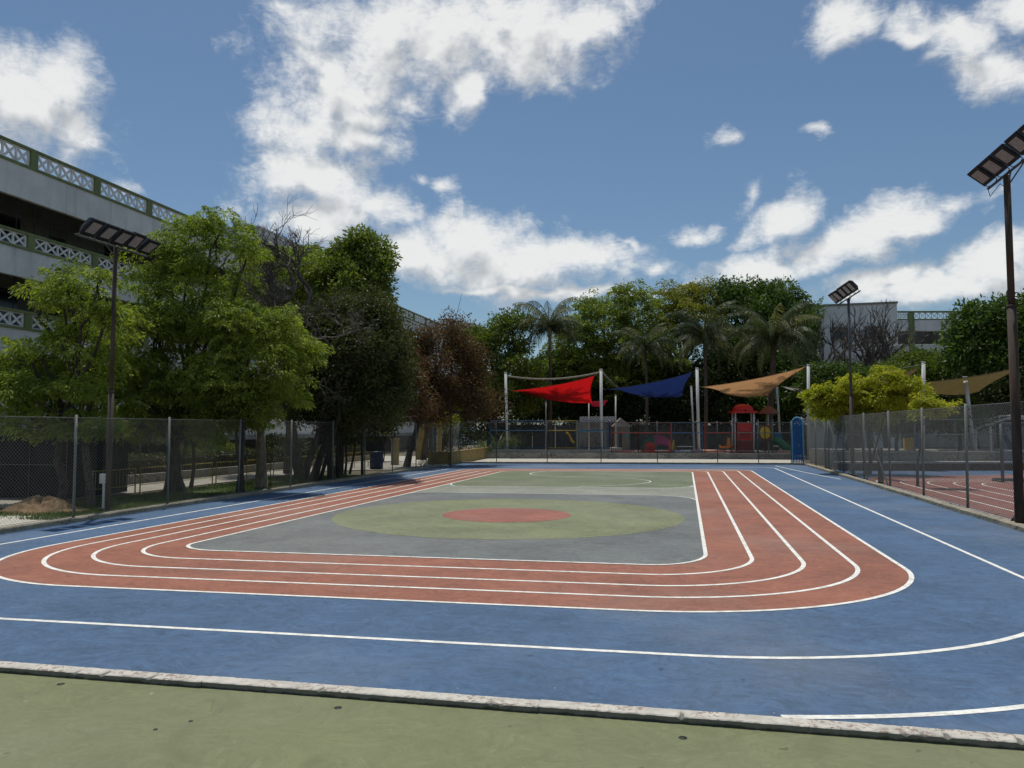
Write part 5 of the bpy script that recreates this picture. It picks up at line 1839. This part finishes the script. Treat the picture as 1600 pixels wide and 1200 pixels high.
for i, (x, y, rx, ry, lab, lf) in enumerate(((860, 615, 46, 46, 'dark understorey tree behind the red sail', 'deep'), (935, 630, 46, 40, 'dark understorey tree behind the garden wall', 'darkl'), (1020, 625, 50, 42, 'dark understorey tree behind the climbing dome', 'darkl'),
        (1095, 620, 46, 46, 'dark understorey tree behind the wide salmon disc', 'darkl'), (1160, 620, 40, 46, 'dark understorey tree behind the domed play tower', 'darkl'), (1225, 615, 42, 50, 'dark understorey tree behind the grey sail', 'deep'))):
    tree('understorey_tree', lab, [lobe(x, y - 8, 84 + i * .5, rx, ry + 6), lobe(x + 18, y - 42, 86, rx * .7, ry * .6), lobe(x - 25, y + 20, 83.5, rx * .7, ry * .6), lobe(x + 25, y + 14, 84.5, rx * .7, ry * .7)], [base(x, 84 + i * .5)], lf, 150, 130, 1.2, .38, .18, .2, style='ball',
         group='understorey trees behind the playground')
palm('coconut_palm', 'leftmost coconut palm, its crown against the sky above the red sail', at(858, 512, 73), 4.9, 26, .16, 3, base_z=0)
palm('coconut_palm', 'small coconut palm with grey fronds behind the navy sail', at(1008, 545, 76), 4.2, 22, .15, 8, base_z=0)
palm('coconut_palm', 'coconut palm with pale drooping fronds right of the navy sail', at(1100, 527, 77), 5.2, 26, .17, 5, base_z=0)
palm('coconut_palm', 'largest coconut palm above the tan sail with thick trunk', at(1209, 528, 76), 6.0, 32, .30, 9, base_xy=(base(1197, 76)[0], 76), base_z=0)
palm('areca_palm', 'small feathery palm under the left green trees', at(262, 668, 26.5), 1.9, 15, .09, 17, group='small feathery palms beyond the left fence', base_z=0)
palm('areca_palm', 'second small feathery palm right of the first under the green trees', at(300, 690, 29.0), 1.7, 13, .07, 19, group='small feathery palms beyond the left fence', base_z=0)

# right side
for i, (px, Y, h, sd, lab) in enumerate(((1293, 86, 12.2, 31, 'leafless tree nearest the deep green crown, in front of the white block'), (1340, 87, 11.8, 37, 'leafless tree between the two windows of the white block'),
        (1362, 85, 11.4, 41, 'leafless tree below the right window of the white block'), (1388, 88, 12.0, 47, 'leafless tree at the right corner of the white block'))):
    bare_tree('bare_tree', lab, base(px, Y), h + 3.4, .72, .40, 5, 'twig', seed=sd, L0=8.4, upright=.6, group='leafless trees before the white block')
tree('broadleaf_tree', 'large dark broadleaved tree at the right edge below the lattice parapet',
     [lobe(*a) for a in ((1540, 515, 66, 44, 38), (1585, 520, 66, 46, 46), (1512, 550, 66, 28, 30), (1565, 565, 65, 58, 34), (1600, 488, 67, 40, 20), (1640, 530, 66, 55, 55), (1560, 488, 67, 28, 16))],
     [base(1560, 66)], 'deep', 210, 140, .95, .36, .17, .3, style='ball')
tree('bushy_tree', 'mid green bushy tree below the green pillars of the far block',
     [lobe(*a) for a in ((1455, 582, 80, 44, 24), (1410, 592, 79, 50, 20), (1490, 585, 78, 40, 28), (1430, 566, 81, 24, 12))],
     [base(1440, 80)], 'midg', 150, 130, 1.0, .32, .14, .25, style='ball')
tree('bushy_tree', 'olive bushy tree under the leafless trees',
     [lobe(*a) for a in ((1310, 590, 80, 45, 20), (1360, 590, 80, 45, 20), (1280, 600, 80, 30, 30))],
     [base(1330, 80)], 'deep', 110, 120, 1.0, .30, .13, .2)
tree('bushy_tree', 'dark low tree behind the khaki sail',
     [lobe(*a) for a in ((1530, 625, 62, 60, 30), (1600, 620, 62, 60, 36), (1470, 640, 62, 45, 26), (1420, 650, 63, 40, 24))],
     [base(1530, 62), base(1590, 62)], 'darkl', 170, 130, .9, .3, .13, .18, style='ball')
for i, (x, lab) in enumerate(((1325, 'small dim tree on the stepped stand behind the yellow-green crown'), (1402, 'small dim tree on the stepped stand left of the blue sign'), (1500, 'small leaning tree on the stepped stand left of the pipe truss'))):
    tree('stand_tree', lab, [lobe(x - 12, 655, 56, 26, 16), lobe(x + 14, 650, 56.5, 26, 18)], [base(x, 56, .9)], 'deep', 40, 110, .7, .22, .1, .11, style='ball', group='small trees on the stepped stand')
tree('young_tree', 'bright yellow-green tree spreading over the side fence behind the distant mast',
     [lobe(*a) for a in ((1298, 622, 46, 32, 22), (1335, 606, 46, 34, 20), (1388, 602, 45.5, 34, 20), (1380, 634, 46, 44, 24), (1305, 648, 46.5, 26, 16), (1420, 614, 45.5, 22, 15), (1275, 616, 46.5, 15, 9), (1352, 650, 46, 26, 14), (1384, 582, 46, 12, 10), (1325, 630, 46, 30, 18))],
     [base(1352, 45.5), base(1358, 45.9)], 'yell', 320, 130, .38, .19, .062, .075, droop=.6)
tree('young_tree', 'small yellow-green sapling spray right of the larger yellow-green tree',
     [lobe(*a) for a in ((1474, 634, 36, 18, 10), (1452, 646, 36, 16, 9), (1446, 630, 36, 10, 7))],
     [base(1432, 36.5)], 'yell', 28, 150, .36, .14, .045, .05, droop=.6)
for i, (x, y, Y, rx, ry, lf, lab) in enumerate(((440, 705, 46, 40, 20, 'darkl', 'dark shrub below the white lower wall of the school block'), (600, 655, 56, 26, 18, 'oliv', 'yellowish shrub glimpsed between the black trunks'),
        (330, 715, 42, 50, 14, 'midg', 'leafy shrub row in front of the ground floor'), (200, 700, 34, 40, 18, 'darkl', 'dark shrub behind the left mast'), (690, 655, 64, 24, 12, 'oliv', 'bright yellow green shrub above the sheet gate'), (720, 690, 66, 40, 26, 'darkl', 'dark shrub behind the yellow planter wall'))):
    p = at(x, y, Y)
    root = tree('shrub', lab, [lobe(x, y, Y, rx, ry)], [(p.x, p.y, 0)], lf, 45, 110, .55, .2, .09, .04, style='ball', cat='shrub', nbr=6)
